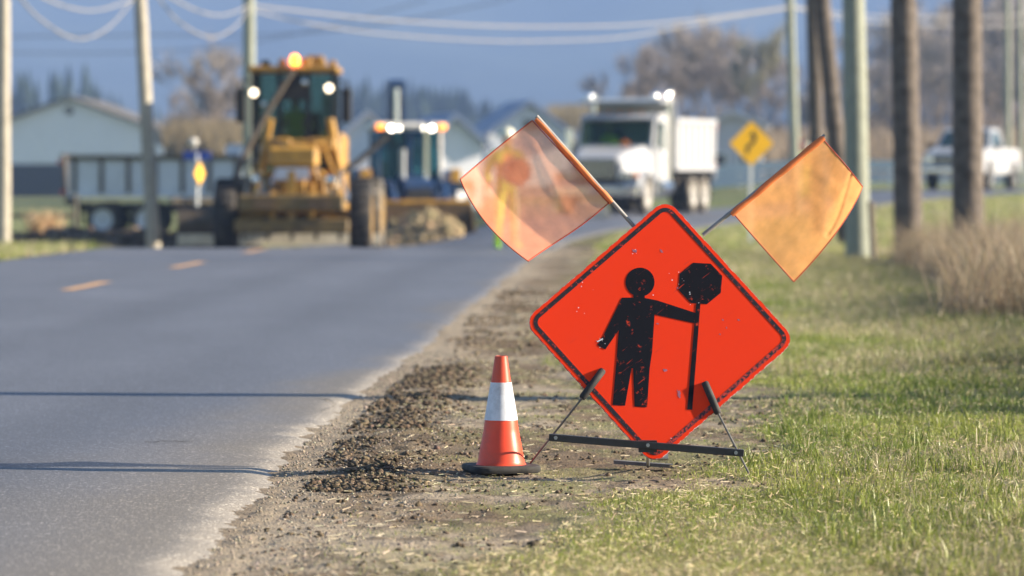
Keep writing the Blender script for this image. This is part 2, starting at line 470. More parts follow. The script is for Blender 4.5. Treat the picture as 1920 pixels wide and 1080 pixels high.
m_leafy = mat('needle_foliage', rough=0.9, var=0.2, scale=0.5, attr='Col', spec=0.1, transl=0.25)
sp = []
def wood(px0, px1, D, tops, n, dj=120):
    for i in range(n):
        px = px0 + (px1 - px0) * (i + rng.uniform(0, 1)) / n
        d = D + rng.uniform(0, dj)
        top = np.interp(px, [q[0] for q in tops], [q[1] for q in tops]) + rng.uniform(-4, 28)
        p = at(px, top, d); hh = max(6.0, p.z + 1.2)
        sp.append((p.x, p.y, -1.2, hh, hh * rng.uniform(0.16, 0.24)))
wood(-700, 240, 900, [(-700, 150), (0, 150), (60, 125), (110, 112), (160, 118), (200, 160), (240, 190)], 60)
wood(240, 640, 1000, [(240, 215), (330, 190), (350, 165), (420, 195), (640, 190)], 36)
wood(620, 930, 1050, [(620, 150), (660, 140), (740, 150), (830, 150), (880, 165), (930, 190)], 44)
wood(930, 2600, 1000, [(930, 215), (1100, 200), (1500, 190), (2600, 185)], 90)
tag(conifer_mass('distant_woods', sp, m_leafy), kind='stuff')
# ------------------------------------------------------------------ bare winter trees
m_bark = mat('grey_bark', (0.20, 0.16, 0.13), rough=0.95, var=0.3, scale=3, spec=0.1)
m_twig = mat('bare_twigs', rough=0.95, var=0.25, scale=1.0, attr='Col', spec=0.1)
def bare_tree_meshes(seed, H, spread, tint):
    rg = random.Random(seed); mb = MB(); tips = []
    def grow(p, d, L, r, lv):
        q = p; pts = [p]; rs = [r]
        for k in range(3):
            d = (d + Vector((rg.uniform(-.14, .14), rg.uniform(-.14, .14), rg.uniform(-.02, .12)))).normalized()
            q = q + d * L / 3; pts.append(q); rs.append(r * (1 - 0.15 * (k + 1)))
        mb.tube(pts, rs, n=5 if lv < 2 else 3)
        if lv >= 3: tips.append((q, d, L)); return
        for k in range(rg.choice((3, 4)) if lv else 8):
            a = rg.uniform(0, 6.283) if lv else 6.283 * k / 8 + rg.uniform(-.3, .3); tl = rg.uniform(0.35, 0.85) * spread
            nd = (d + Vector((math.cos(a) * tl, math.sin(a) * tl, 0.15))).normalized()
            st = pts[rg.choice((2, 3))] if lv else pts[0].lerp(pts[-1], rg.uniform(0.45, 1))
            grow(st, nd, L * rg.uniform(0.58, 0.78), rs[-1] * 0.6, lv + 1)
    grow(Vector((0, 0, 0)), Vector((0, 0, 1)), H * 0.42, H * 0.022, 0)
    tr = mb
    V = []; T = []; C = []
    for (q, d, L) in tips:
        for j in range(22):
            dd = (d + Vector((rg.uniform(-1, 1), rg.uniform(-1, 1), rg.uniform(-.3, 1)))).normalized()
            s = q - d * rg.uniform(0, L * .6); e = s + dd * L * rg.uniform(.4, .9)
            w = dd.cross(Vector((rg.uniform(-1, 1), rg.uniform(-1, 1), rg.uniform(-1, 1)))).normalized() * 0.035 * H / 12
            o = len(V); V += [tuple(s - w), tuple(s + w), tuple(e)]; T.append((o, o + 1, o + 2))
            k = rg.uniform(.75, 1.3); C += [(tint[0] * k, tint[1] * k, tint[2] * k)] * 3
    return tr, (V, T, C)
def make_tree(seed, H, spread, tint, label, group=None):
    root = empty('bare_tree', (0, 0, 0)); tag(root, label, 'tree', group)
    tr, (V, T, C) = bare_tree_meshes(seed, H, spread, tint)
    tr.build('trunk', m_bark, root)
    cr = raw_mesh('crown', np.array(V), np.array(T), m_twig, {'Col': np.array(C)}, smooth=False); cr.parent = root
    return root
protos = []
def place_tree(px, top, D, proto, label, group, base_z=None, rz=None):
    p = at(px, top, D); z0 = zt(p.x, D) - 0.1 if base_z is None else base_z
    H = p.z - z0
    if proto not in made:
        root = make_tree(*proto, label, group); made[proto] = root
    else:
        root = copy_tree(made[proto]); root['label'] = label; root['group'] = group
    root.location = (p.x, D, z0); s = H / proto[1]; root.scale = (s, s, s); root.rotation_euler = (0, 0, rz if rz is not None else rng.uniform(0, 6.28))
    return root
made = {}
PA = (11, 12.0, 0.9, (0.31, 0.27, 0.25)); PB = (12, 12.0, 0.7, (0.33, 0.29, 0.26)); PC = (13, 12.0, 1.0, (0.27, 0.24, 0.23)); PD = (14, 12, 0.35, (0.34, 0.32, 0.24))
place_tree(392, 92, 250, PB, 'tall bare tree left of the grader, rising behind the small white roof', None)
place_tree(345, 165, 260, PC, 'low bushy bare tree just left of the tall bare tree', None)
place_tree(440, 170, 255, PA, 'bare tree right of the tall bare tree, behind the grader pole', None)
grp = 'bare trees in the grove behind the white dump truck'
GL = 'bare grey-brown tree in the grove behind the white dump truck'
for i, (px, top, D, pr, lab) in enumerate([
    (1195, 95, 300, PA, 'leftmost bare tree of the grove above the white dump truck cab'),
    (1235, 70, 320, PC, 'second bare tree from the left in the grove, above the cab roof'),
    (1275, 45, 310, PB, 'tallest bare tree in the grove behind the white dump truck'),
    (1310, 60, 340, PA, 'bare tree above the front of the white dump box'),
    (1345, 50, 305, PC, 'bare tree above the middle of the white dump box'),
    (1378, 70, 330, PB, 'bare tree above the rear of the white dump box'),
    (1412, 65, 290, PD, 'pale narrow sunlit tree above the yellow winding road sign'),
    (1450, 110, 330, PA, 'low bare tree between the pale narrow tree and the next utility pole'),
    (1655, 120, 380, PA, 'bare tree seen between the green pole and the grey pole'),
    (1735, 70, 360, PC, 'bare tree seen just right of the fifth right-hand pole'),
    (1768, 20, 370, PB, 'bare tree rising left of the thickest dark pole'),
    (1860, 30, 350, PA, 'bare tree above the cab of the white pickup'),
    (1900, 60, 340, PC, 'bare tree at the right edge above the pickup bed'),
    (1520, 140, 360, PC, 'low bare tree behind the pair of close utility poles'),
    (1625, 60, 400, PC, 'bare tree just right of the green pole top'),
    (1690, 40, 390, PB, 'bare tree rising directly behind the grey pole'),
    (1800, 10, 400, PC, 'bare tree rising directly behind the thick dark pole'),
    (1885, -5, 410, PB, 'tall bare tree behind the two thin distant poles'),
    (1850, 70, 330, PC, 'low bushy bare tree directly behind the white pickup cab'),
    (1960, 20, 350, PB, 'bare tree cut by the right edge of the picture')]):
    place_tree(px, top, D, pr, lab, grp if i < 8 else 'bare trees along the right-hand field')

# undergrowth behind the fences
V = []; T = []; C = []
for (x0, x1, D, tl, th, tint) in ((1130, 2300, 270, 225, 260, (0.2, 0.16, 0.12)), (320, 480, 240, 215, 250, (0.17, 0.14, 0.09)), (1030, 1120, 260, 190, 230, (0.16, 0.14, 0.10))):
    for i in range(2600):
        px = rng.uniform(x0, x1); d = D + rng.uniform(0, 40); p = at(px, rng.uniform(tl, th), d); z0 = zt(p.x, d)
        b0 = z0 + (p.z - z0) * rng.uniform(0, .8)
        w = rng.uniform(.05, .16); o = len(V); dx = rng.uniform(-.8, .8)
        V += [(p.x - w, d, b0), (p.x + w, d + .1, b0), (p.x + dx, d, p.z)]; T.append((o, o + 1, o + 2)); kk = rng.uniform(.7, 1.3); C += [tuple(q * kk for q in tint)] * 3
tag(raw_mesh('undergrowth', np.array(V), np.array(T), m_twig, {'Col': np.array(C)}, smooth=False), kind='stuff')

# ------------------------------------------------------------------ buildings
m_white = mat('white_siding', (0.80, 0.80, 0.84), rough=0.6, var=0.05, scale=1)
m_darkwall = mat('charcoal_siding', (0.045, 0.045, 0.055), rough=0.7)
m_roof = mat('grey_shingle', (0.12, 0.11, 0.10), rough=0.85, var=0.2, scale=4)
m_paleroof = mat('pale_metal_roof', (0.52, 0.50, 0.53), rough=0.4, var=0.08)
m_blueroof = mat('slate_blue_roof', (0.16, 0.21, 0.33), rough=0.5)
m_glassd = mat('dark_window_glass', (0.03, 0.035, 0.04), rough=0.08, spec=0.8)
m_trim = mat('white_trim', (0.72, 0.72, 0.70), rough=0.5)
def gable(name, px_l, px_r, py_base_unused, py_eave, py_peak, D, depth, wallm, roofm, label, cat, band=None, vent=False, overh=0.5, rz=0, windows=()):
    a = at(px_l, py_eave, D); b = at(px_r, py_eave, D); pk = at((px_l + px_r) / 2, py_peak, D)
    cx = (a.x + b.x) / 2; hw = (b.x - a.x) / 2; z0 = zt(cx, D) - 0.25
    root = empty(name, (cx, D, z0), rz=R(rz)); tag(root, label, cat)
    ev = a.z - z0; hp = pk.z - z0
    zb = ev * band if band else 0
    mb = MB()
    mb.prism([(-hw, zb), (hw, zb), (hw, ev), (0, hp), (-hw, ev)], 0, depth, 'Y'); mb.build('wall', wallm, root)
    if band:
        mb = MB(); mb.box(-hw + .03, hw - .03, 0.03, depth - .03, 0, zb); mb.build('lower_wall', m_darkwall, root)
    sl_ = (hp - ev) / hw; mb = MB()
    for s in (-1, 1):
        mb.prism([(s * (hw + overh), ev - sl_ * overh + .02), (0, hp + .02), (0, hp + .3), (s * (hw + overh), ev - sl_ * overh + .3)], -overh, depth + overh, 'Y')
    mb.build('roof', roofm, root)
    if vent:
        mb = MB(); mb.cyl((0, -0.08, ev + (hp - ev) * .72), (0, 0.02, ev + (hp - ev) * .72), 0.42, n=16); mb.build('gable_vent', m_glassd, root)
    for (u, v, w_, h_) in windows:
        mb = MB(); mb.box(u * hw - w_ / 2, u * hw + w_ / 2, -0.07, 0.02, v - h_ / 2, v + h_ / 2); fr = mb.build('window', m_trim, root)
        mb = MB(); mb.box(u * hw - w_ / 2 + .12, u * hw + w_ / 2 - .12, -0.09, -0.05, v - h_ / 2 + .12, v + h_ / 2 - .12); mb.build('pane', m_glassd, fr)
    return root
gable('barn', -80, 340, 370, 262, 186, 357, 30, m_white, m_roof, 'large white gabled barn with dark lower wall and round gable vent at left', 'barn', band=0.60, vent=True, overh=0.7)
gable('shed', 385, 560, 0, 252, 212, 300, 9, m_white, m_paleroof, 'low white building with pale roof seen behind the grader', 'building', rz=20)
gable('farmhouse', 915, 1070, 0, 252, 196, 240, 10, m_white, m_blueroof, 'white house with steep gable and small attic window behind the left flag', 'house', rz=8, windows=((0.05, 4.25, 1.3, .9),))
gable('house', 800, 905, 0, 268, 222, 215, 8, m_white, m_blueroof, 'low white house with slate blue roof right of the tractor cab', 'house', rz=12, windows=((-.4, 1.5, 1.2, 1.0), (.4, 1.5, 1.2, 1.0)))
gable('house', 640, 740, 0, 262, 216, 280, 9, m_white, m_paleroof, 'pale roofed white house between the grader and the tractor', 'house', rz=4)
gable('farm_building', 1322, 1428, 0, 236, 216, 230, 7, mat('lavender_grey_siding', (.46, .46, .52), rough=.6), m_paleroof, 'pale low-pitched farm building behind the tail of the white dump truck', 'building', rz=-4, windows=((-.5, 1.6, 1.0, .9), (.5, 1.6, 1.0, .9)))
gable('farm_building', 1425, 1475, 0, 252, 232, 320, 10, m_darkwall, m_blueroof, 'dark farm building with blue roof right of the yellow winding road sign', 'building', windows=((-.5, 2.6, 1.0, .9), (.5, 2.6, 1.0, .9)))
gable('farm_building', 1620, 1700, 0, 225, 198, 420, 14, m_darkwall, m_blueroof, 'dark low building in the far field between the green pole and the grey pole', 'building')

# ------------------------------------------------------------------ fences
m_fwhite = mat('white_fence_paint', (0.66, 0.68, 0.70), rough=0.6, dirt=(0.4, .42, .4))
m_wood = mat('weathered_wood', (0.17, 0.14, 0.11), rough=0.9, var=0.3, scale=12, bump=.3)
def fence(name, x0, y0, x1, y1, n, hgt, rails, m, label, rail_h, pw=0.12, zoff=0):
    root = empty(name, (x0, y0, zt(x0, y0) + zoff)); tag(root, label, 'fence'); bz = root.location.z
    d = Vector((x1 - x0, y1 - y0, 0)); L = d.length; d /= L; post0 = None
    for i in range(n + 1):
        q = d * (L * i / n); zz = zt(x0 + q.x, y0 + q.y) + zoff - bz
        if post0 is None:
            mb = MB(); mb.box(-pw / 2, pw / 2, -pw / 2, pw / 2, -.3, hgt, bev=.01); post0 = mb.build('post', m, root); o = post0
        else:
            o = post0.copy(); COL.objects.link(o)
        o.location = (q.x, q.y, zz)
    for i in range(n):
        qa = d * (L * i / n); qb = d * (L * (i + 1) / n)
        za = zt(x0 + qa.x, y0 + qa.y) + zoff - bz; zb = zt(x0 + qb.x, y0 + qb.y) + zoff - bz
        for rz_ in rails:
            mb = MB(); off = Vector((d.y, -d.x, 0)) * 0.075
            a = qa + off; b = qb + off; t_ = Vector((d.y, -d.x, 0)) * .02
            vs = []
            for p, zz in ((a, za), (b, zb)):
                for s in (-1, 1):
                    for hh in (-rail_h / 2, rail_h / 2): vs.append((p.x + t_.x * s, p.y + t_.y * s, zz + rz_ + hh))
            mb.add(vs, [(0, 1, 3, 2), (4, 6, 7, 5), (0, 4, 5, 1), (2, 3, 7, 6), (0, 2, 6, 4), (1, 5, 7, 3)])
            mb.build('rail', m, root)
    return root
fence('board_fence', -22, 113, -11.8, 108, 5, 1.35, (0.28, 0.78), m_wood, 'dark wooden rail fence crossing the green field at far left', 0.13, zoff=-.05)
fence('white_fence', 8.5, 190, 40, 172, 14, 1.15, (0.25, 0.55, 0.85, 1.08), m_fwhite, 'long white board fence across the field beyond the yellow winding road sign', 0.22)

# ------------------------------------------------------------------ utility poles and cables
m_pole_dark = mat('dark_creosote_pole', (0.115, 0.095, 0.082), rough=0.9, var=0.5, scale=7, bump=1.0, dirt=(0.08, 0.06, 0.05))
m_pole_green = mat('green_treated_pole', (0.27, 0.29, 0.24), rough=0.85, var=0.15, scale=5, bump=.3)
m_pole_pale = mat('pale_weathered_pole', (0.38, 0.35, 0.29), rough=0.85, var=0.2, scale=5, bump=.4)
m_steel = mat('galvanised_steel', (0.35, 0.36, 0.38), rough=0.4, metal=0.8)
def pole(pxt, pxb, D, r, m, label, H=10.5, group='utility poles'):
    b = at(pxb, 460, D); tpt = at(pxt, 0, D)
    z0 = zt(b.x, D) - .4
    sl_ = (tpt.x - b.x) / (tpt.z - at(pxb, 460, D).z)
    root = empty('utility_pole', (b.x, D, z0)); tag(root, label, 'utility pole', group)
    mb = MB(); pts = []; rs = []
    N = 14
    for i in range(N + 1):
        z = H * i / N + (0 if i else 0); pts.append((sl_ * z, 0.006 * math.sin(i * 1.3), z)); rs.append(r * (1.04 - 0.28 * i / N) * (1 + .02 * math.sin(i * 2.1 + D)))
    mb.tube(pts, rs, n=18); mb.build('shaft', m, root, smooth=True)
    mb = MB(); zc = H - .7; mb.box(sl_ * zc - 1.1, sl_ * zc + 1.1, -.24, -.13, zc - .07, zc + .07, bev=.01); cr = mb.build('crossarm', m_wood, root)
    for sx in (-1.0, -.5, .5, 1.0):
        mb = MB(); mb.lathe([(0.0, .0), (.05, .0), (.055, .05), (.035, .08), (.05, .11), (.0, .14)], n=10, c=(sl_ * zc + sx, -.185, zc + .07)); mb.build('insulator', m_steel, cr, smooth=True)
    return root
pole(6, 6, 66, .12, m_pole_pale, 'pale leaning pole cut by the left edge of the picture')
pole(266, 291, 71, .125, m_pole_pale, 'pale pole leaning left in front of the parked dump truck')
pole(467, 468, 92, .15, m_pole_green, 'greenish pole rising behind the left side of the grader')
pole(1480, 1494, 110, .14, m_pole_green, 'slender far pole just left of the right flag')
pole(1524, 1538, 84, .16, m_pole_dark, 'dark bluish pole partly behind its leaning neighbour')
pole(1545, 1592, 77, .175, m_pole_dark, 'brown pole leaning left, just left of the green pole')
pole(1602, 1610, 62, .19, m_pole_green, 'pale green treated pole right of the right flag')
pole(1696, 1706, 61, .215, m_pole_dark, 'grey brown pole between the green pole and the thick dark pole')
pole(1814, 1816, 53, .205, m_pole_dark, 'thick dark pole in front of the white pickup')
pole(1888, 1890, 150, .13, m_pole_green, 'thin distant pole above the pickup bed')
pole(1912, 1915, 165, .13, m_pole_green, 'thin distant pole nearest the right edge')
# this one stands outside the frame; its shadow lies across the road
_p = pole(3200, 3200, 20.6, .15, m_pole_dark, 'wooden pole beside the road, out of the picture to the right')

m_cable = mat('pale_cable_sheath', (0.27, 0.26, 0.26), rough=0.5)
m_wire = mat('dark_wire', (0.08, 0.08, 0.09), rough=0.5)
def cable(pts, r, m, label, name='cable'):
    P3 = [at(x, y, D) for (x, y, D) in pts]
    # smooth through the points
    out = []
    for i in range(len(P3) - 1):
        p0 = P3[max(i - 1, 0)]; p1 = P3[i]; p2 = P3[i + 1]; p3 = P3[min(i + 2, len(P3) - 1)]
        for k in range(8):
            t = k / 8
            out.append(0.5 * ((2 * p1) + (p2 - p0) * t + (2 * p0 - 5 * p1 + 4 * p2 - p3) * t * t + (3 * p1 - p0 - 3 * p2 + p3) * t ** 3))
    out.append(P3[-1])
    o = out[0].copy(); mb = MB(); mb.tube([p - o for p in out], r, n=6)
    return tag(mb.build(name, m, loc=o, smooth=True), label, 'cable')
cable([(25, -20, 70), (75, 35, 75), (145, 73, 82), (205, 50, 88), (258, -12, 92)], .021, m_cable, 'lower sagging cable between the two leftmost poles')
cable([(40, -25, 70), (110, 8, 76), (170, 20, 83), (225, 8, 88), (262, -8, 92)], .021, m_cable, 'upper sagging cable between the two leftmost poles')
cable([(285, -20, 80), (335, 40, 84), (395, 70, 88), (440, 50, 90), (468, 14, 92)], .02, m_cable, 'lower sagging cable between the second pole and the grader pole')
cable([(300, -15, 80), (370, 20, 84), (420, 28, 88), (468, 10, 92)], .02, m_cable, 'upper sagging cable between the second pole and the grader pole')
cable([(468, 10, 92), (600, 25, 94), (720, 37, 96), (900, 48, 99), (1050, 50, 102), (1200, 46, 105), (1340, 32, 108), (1486, 12, 110)], .024, m_cable, 'upper of the two long pale cables crossing the top of the picture')
cable([(468, 18, 92), (560, 40, 94), (700, 62, 96), (900, 76, 99), (1050, 76, 102), (1180, 68, 105), (1340, 38, 108), (1486, 14, 110)], .021, m_cable, 'lower of the two long pale cables crossing the top of the picture')
cable([(1486, 12, 110), (1600, 28, 125), (1750, 32, 140), (1888, 30, 150), (2100, 10, 165)], .024, m_cable, 'upper pale cable passing behind the right-hand poles')
cable([(1486, 14, 110), (1600, 38, 125), (1750, 48, 140), (1888, 48, 150), (2100, 25, 165)], .024, m_cable, 'lower pale cable passing behind the right-hand poles')
cable([(-100, 70, 150), (250, 66, 150), (600, 60, 150), (900, 10, 150), (1000, -20, 150)], .02, m_wire, 'faint dark wire crossing below the cables at upper left')
cable([(-100, 98, 160), (250, 98, 160), (500, 75, 160), (800, 0, 160)], .02, m_wire, 'lowest faint dark wire at upper left')
#@@PART2@@
# ------------------------------------------------------------------ haze
mbh = MB(); mbh.box(-2450, 2450, -52, 5200, -9, 285)
mh = bpy.data.materials.new('haze_air'); mh.use_nodes = True
nn = mh.node_tree.nodes; nn.remove(nn['Principled BSDF'])
pv = nn.new('ShaderNodeVolumePrincipled'); pv.inputs['Color'].default_value = (0.205, 0.31, 0.56, 1); pv.inputs['Density'].default_value = 0.00042
pv.inputs['Anisotropy'].default_value = 0.0
mh.node_tree.links.new(pv.outputs[0], nn['Material Output'].inputs['Volume'])
haze = tag(mbh.build('haze', mh), kind='stuff')

# ------------------------------------------------------------------ the flagger ahead sign
def worn_mat(name, paint, under, lo, hi, rough=0.5, scale=30, spec=0.4, extra=None):
    """paint over an underlying colour; fine scratches and scuffs let the under colour through"""
    m = bpy.data.materials.new(name); m.use_nodes = True
    nt = m.node_tree; n = nt.nodes; L = nt.links.new; b = n['Principled BSDF']
    tc = n.new('ShaderNodeTexCoord')
    a = n.new('ShaderNodeTexNoise'); a.inputs['Scale'].default_value = scale; a.inputs['Detail'].default_value = 9; a.inputs['Roughness'].default_value = 0.78
    L(tc.outputs['Object'], a.inputs['Vector'])
    # scratches: noise stretched along slanted directions
    mr0 = n.new('ShaderNodeMapping'); mr0.inputs['Rotation'].default_value = (0, R(38), 0); L(tc.outputs['Object'], mr0.inputs['Vector'])
    mp = n.new('ShaderNodeMapping'); mp.inputs['Scale'].default_value = (9, 1, 150)
    L(mr0.outputs[0], mp.inputs['Vector'])
    s_ = n.new('ShaderNodeTexNoise'); s_.inputs['Scale'].default_value = 1.0; s_.inputs['Detail'].default_value = 4; L(mp.outputs[0], s_.inputs['Vector'])
    big = n.new('ShaderNodeTexNoise'); big.inputs['Scale'].default_value = 3.2; L(tc.outputs['Object'], big.inputs['Vector'])
    r1 = n.new('ShaderNodeMapRange'); r1.inputs[1].default_value = lo; r1.inputs[2].default_value = hi; L(a.outputs[0], r1.inputs[0])
    r2 = n.new('ShaderNodeMapRange'); r2.inputs[1].default_value = 0.655; r2.inputs[2].default_value = 0.72; L(s_.outputs[0], r2.inputs[0])
    r3 = n.new('ShaderNodeMapRange'); r3.inputs[1].default_value = 0.42; r3.inputs[2].default_value = 0.62; L(big.outputs[0], r3.inputs[0])
    mu = n.new('ShaderNodeMath'); mu.operation = 'MULTIPLY'; L(r2.outputs[0], mu.inputs[0]); L(r3.outputs[0], mu.inputs[1])
    mxm = n.new('ShaderNodeMath'); mxm.operation = 'MAXIMUM'; L(r1.outputs[0], mxm.inputs[0]); L(mu.outputs[0], mxm.inputs[1])
    mm = n.new('ShaderNodeMix'); mm.data_type = 'RGBA'; L(mxm.outputs[0], mm.inputs[0]); mm.inputs[6].default_value = (*paint, 1); mm.inputs[7].default_value = (*under, 1)
    L(mm.outputs[2], b.inputs['Base Color']); b.inputs['Roughness'].default_value = rough; b.inputs['Specular IOR Level'].default_value = spec
    return m
ORG = (0.78, 0.038, 0.006)
m_orange = worn_mat('orange_red_sheeting', ORG, (0.50, 0.035, 0.03), 0.72, 0.80, rough=0.6, scale=16, spec=0.12)
m_black = worn_mat('worn_black_print', (0.006, 0.007, 0.012), (0.60, 0.05, 0.015), 0.59, 0.645, rough=0.7, scale=22, spec=.10)
m_blackw = worn_mat('chipped_black_border', (0.008, 0.008, 0.012), (0.55, 0.04, 0.02), 0.565, 0.60, rough=0.5, scale=60)
m_blackw2 = worn_mat('heavily_chipped_black_border', (0.014, 0.013, 0.018), (0.50, 0.04, 0.025), 0.49, 0.52, rough=0.5, scale=90)
m_edge = worn_mat('chipped_plywood_edge', (0.45, 0.04, 0.02), (0.55, 0.55, 0.60), 0.50, 0.54, rough=0.7, scale=50)
m_back = mat('grey_plywood_back', (0.33, 0.31, 0.27), rough=0.8, var=0.2, scale=10)
m_blackmetal = mat('black_painted_steel', (0.018, 0.018, 0.022), rough=0.45, var=0.3, scale=30, spec=0.5)
m_rubber = mat('black_rubber', (0.016, 0.016, 0.018), rough=0.75, var=0.3, scale=25, dirt=(.12, .10, .08), dirt_amt=.4)

m_legst = mat('dull_steel_rod', (0.15, 0.15, 0.155), rough=.85, spec=.2, var=.3, scale=30)
LEAN = R(15)
ctr = at(1237.5, 620, 15.44)
YAW = R(4.0)
sn = Vector((math.sin(YAW) * math.cos(LEAN), -math.cos(YAW) * math.cos(LEAN), math.sin(LEAN)))
rot_s = Matrix(((1, 0, 0), (0, math.cos(LEAN), math.sin(LEAN)), (0, -math.sin(LEAN), math.cos(LEAN)))).transposed()
# local frame: x right, z up the board, -y towards the camera
ux = Vector((math.cos(YAW), math.sin(YAW), 0)); uy = -sn; uz = ux.cross(uy)
MS = Matrix((( ux.x, uy.x, uz.x, ctr.x), (ux.y, uy.y, uz.y, ctr.y), (ux.z, uy.z, uz.z, ctr.z), (0, 0, 0, 1)))
MSI = MS.inverted()
sign = empty('flagger_ahead_sign', (0, 0, 0)); sign.matrix_world = MS
tag(sign, 'orange diamond flagger ahead sign with black flagger figure on a low black steel stand', 'road sign')
def sl(px, py):
    p = MSI @ on_plane(px, py, ctr, sn); return (p.x, p.z)
def zoomed(u, v): return sl(1080 + u / 3.375, 470 + v / 3.375)
def rounded(corners, r, n=8):
    out = []; N = len(corners)
    for i in range(N):
        p = Vector(corners[i]); a = (Vector(corners[i - 1]) - p).normalized(); b = (Vector(corners[(i + 1) % N]) - p).normalized()
        ang = a.angle(b); d = r / math.tan(ang / 2); c = p + (a + b).normalized() * (r / math.sin(ang / 2))
        s = p + a * d; e = p + b * d; va = s - c; vb = e - c
        tot = math.atan2(va.x * vb.y - va.y * vb.x, va.dot(vb))
        for k in range(n + 1):
            t = tot * k / n; cs, sn_ = math.cos(t), math.sin(t)
            out.append((c.x + va.x * cs - va.y * sn_, c.y + va.x * sn_ + va.y * cs))
    return out
# outer corners (sharp) of the diamond, through the measured edges
S = 0.75; rr_ = R(-4.2)
def dia(side, rad, n=8):
    h = side / math.sqrt(2); cs = [(0, h), (h, 0), (0, -h), (-h, 0)]
    cs = [(x * math.cos(rr_) - y * math.sin(rr_), x * math.sin(rr_) + y * math.cos(rr_)) for x, y in cs]
    return rounded(cs, rad, n)
rgs = random.Random(5)
outer = dia(S, 0.058)
# nibble the plywood edge a little
ob = []
for i in range(len(outer)):
    a = Vector(outer[i]); b = Vector(outer[(i + 1) % len(outer)]); n = max(1, int((b - a).length / 0.012))
    for k in range(n):
        p = a.lerp(b, k / n); nn_ = Vector((b.y - a.y, a.x - b.x)).normalized()
        ob.append(tuple(p + nn_ * rgs.choice((0, 0, 0, 0.001, .002, -.001)) * (1 if n > 2 else 0)))
mb = MB(); mb.prism(ob, 0.0, 0.012, 'Y')
mb.cur = 1
panel = mb.build('panel', [m_edge], sign)
mb = MB(); shr = [(x * .9965, y * .9965) for x, y in ob]
mb.prism(shr, -0.0012, 0.0006, 'Y'); mb.build('sheeting', m_orange, panel)
# border band in four straight runs, two of them badly chipped
def band(side, rad, w):
    o_ = dia(side, rad); i_ = dia(side - 2 * w, max(rad - w, .004)); return o_, i_
o_, i_ = band(S - 0.030, 0.044, 0.0165)
n_all = len(o_)
for q in range(4):
    # half of corner q .. half of corner q+1
    idx = [(q * 9 + 4 + k) % n_all for k in range(10)]
    mb = MB(); vs = [(o_[i][0], -0.0022, o_[i][1]) for i in idx] + [(i_[i][0], -0.0022, i_[i][1]) for i in idx]
    m = len(idx); mb.add(vs, [(k, k + 1, m + k + 1, m + k) for k in range(m - 1)])
    mb.build('border', m_blackw2 if q == 1 else m_blackw, panel)
def flatpoly(polys, name, m, parent, y=-0.0024):
    mb = MB()
    for pl in polys: mb.add([(x, y, z) for x, z in pl], [tuple(range(len(pl)))])
    return mb.build(name, m, parent)
head = [zoomed(405 + 92 * math.cos(a), 200 + 92 * math.sin(a)) for a in [2 * math.pi * i / 32 for i in range(32)]]
body = [zoomed(*p) for p in [(290, 298), (362, 298), (362, 280), (435, 280), (435, 300), (512, 315), (757, 395), (748, 460), (497, 405), (482, 640), (466, 745), (450, 992), (370, 987), (360, 745), (352, 745), (310, 982), (231, 977), (255, 700), (262, 600), (270, 505), (185, 627), (135, 598), (172, 540)]]
figp = flatpoly([head], 'flagger_head', m_black, panel)
flatpoly([body], 'flagger_figure', m_black, panel, y=-0.0026)
flatpoly([[zoomed(*p) for p in [(740, 77), (852, 83), (925, 160), (916, 268), (828, 340), (725, 332), (647, 248), (655, 147)]]], 'stop_paddle', m_black, panel)
flatpoly([[zoomed(*p) for p in [(760, 335), (787, 337), (735, 1008), (703, 1005)]]], 'paddle_pole', m_black, panel, y=-0.0028)
# scuffs and dents
m_scuff = mat('grey_violet_scuff', (0.30, 0.10, 0.16), rough=0.7, var=.4, scale=60)
m_chip = mat('bare_metal_chip', (0.6, 0.6, 0.66), rough=0.4)
mb = MB()
for (x, y, rx_, ry_) in ((1190, 471, 7, 4), (1240, 471, 4, 5), (1247, 695, 5, 4), (1233, 607, 4, 2), (1273, 738, 4, 10), (1272, 540, 6, 3), (1385, 600, 3, 2), (1355, 600, 3, 2), (1362, 615, 2, 3), (1350, 627, 2, 2)):
    pl = []
    for k in range(9):
        a = 6.283 * k / 9; f = rgs.uniform(.35, 1); pl.append(sl(x + rx_ * f * math.cos(a) + .3 * ry_ * f * math.sin(a), y + ry_ * f * math.sin(a)))
    mb.add([(p[0], -0.0020, p[1]) for p in pl], [tuple(range(9))])
mb.build('scuff', m_scuff, panel)
mb = MB()
for k in range(26):
    x, y = rgs.choice(((1104, 536), (1268, 522), (1082, 583), (1247, 823), (1125, 640), (1190, 470), (1222, 549), (1300, 560))); x += rgs.uniform(-14, 14); y += rgs.uniform(-12, 12); r_ = rgs.uniform(.5, 1.4)
    mb.add([(p[0], -0.0031, p[1]) for p in [sl(x + r_, y), sl(x, y + r_), sl(x - r_, y), sl(x, y - r_)]], [(0, 1, 2, 3)])
mb.add([(p[0], -0.0032, p[1]) for p in [sl(1119, 640), sl(1130, 634.5), sl(1131, 636.5), sl(1120, 642)]], [(0, 1, 2, 3)])
mb.build('chip', m_chip, panel)
mb = MB(); mb.box(-.02, .02, .014, .05, -.5, .45); mb.box(-.3, .3, .014, .035, -.03, .0); mb.build('back_brace', m_steel, sign)
def LP(p): return MSI @ p
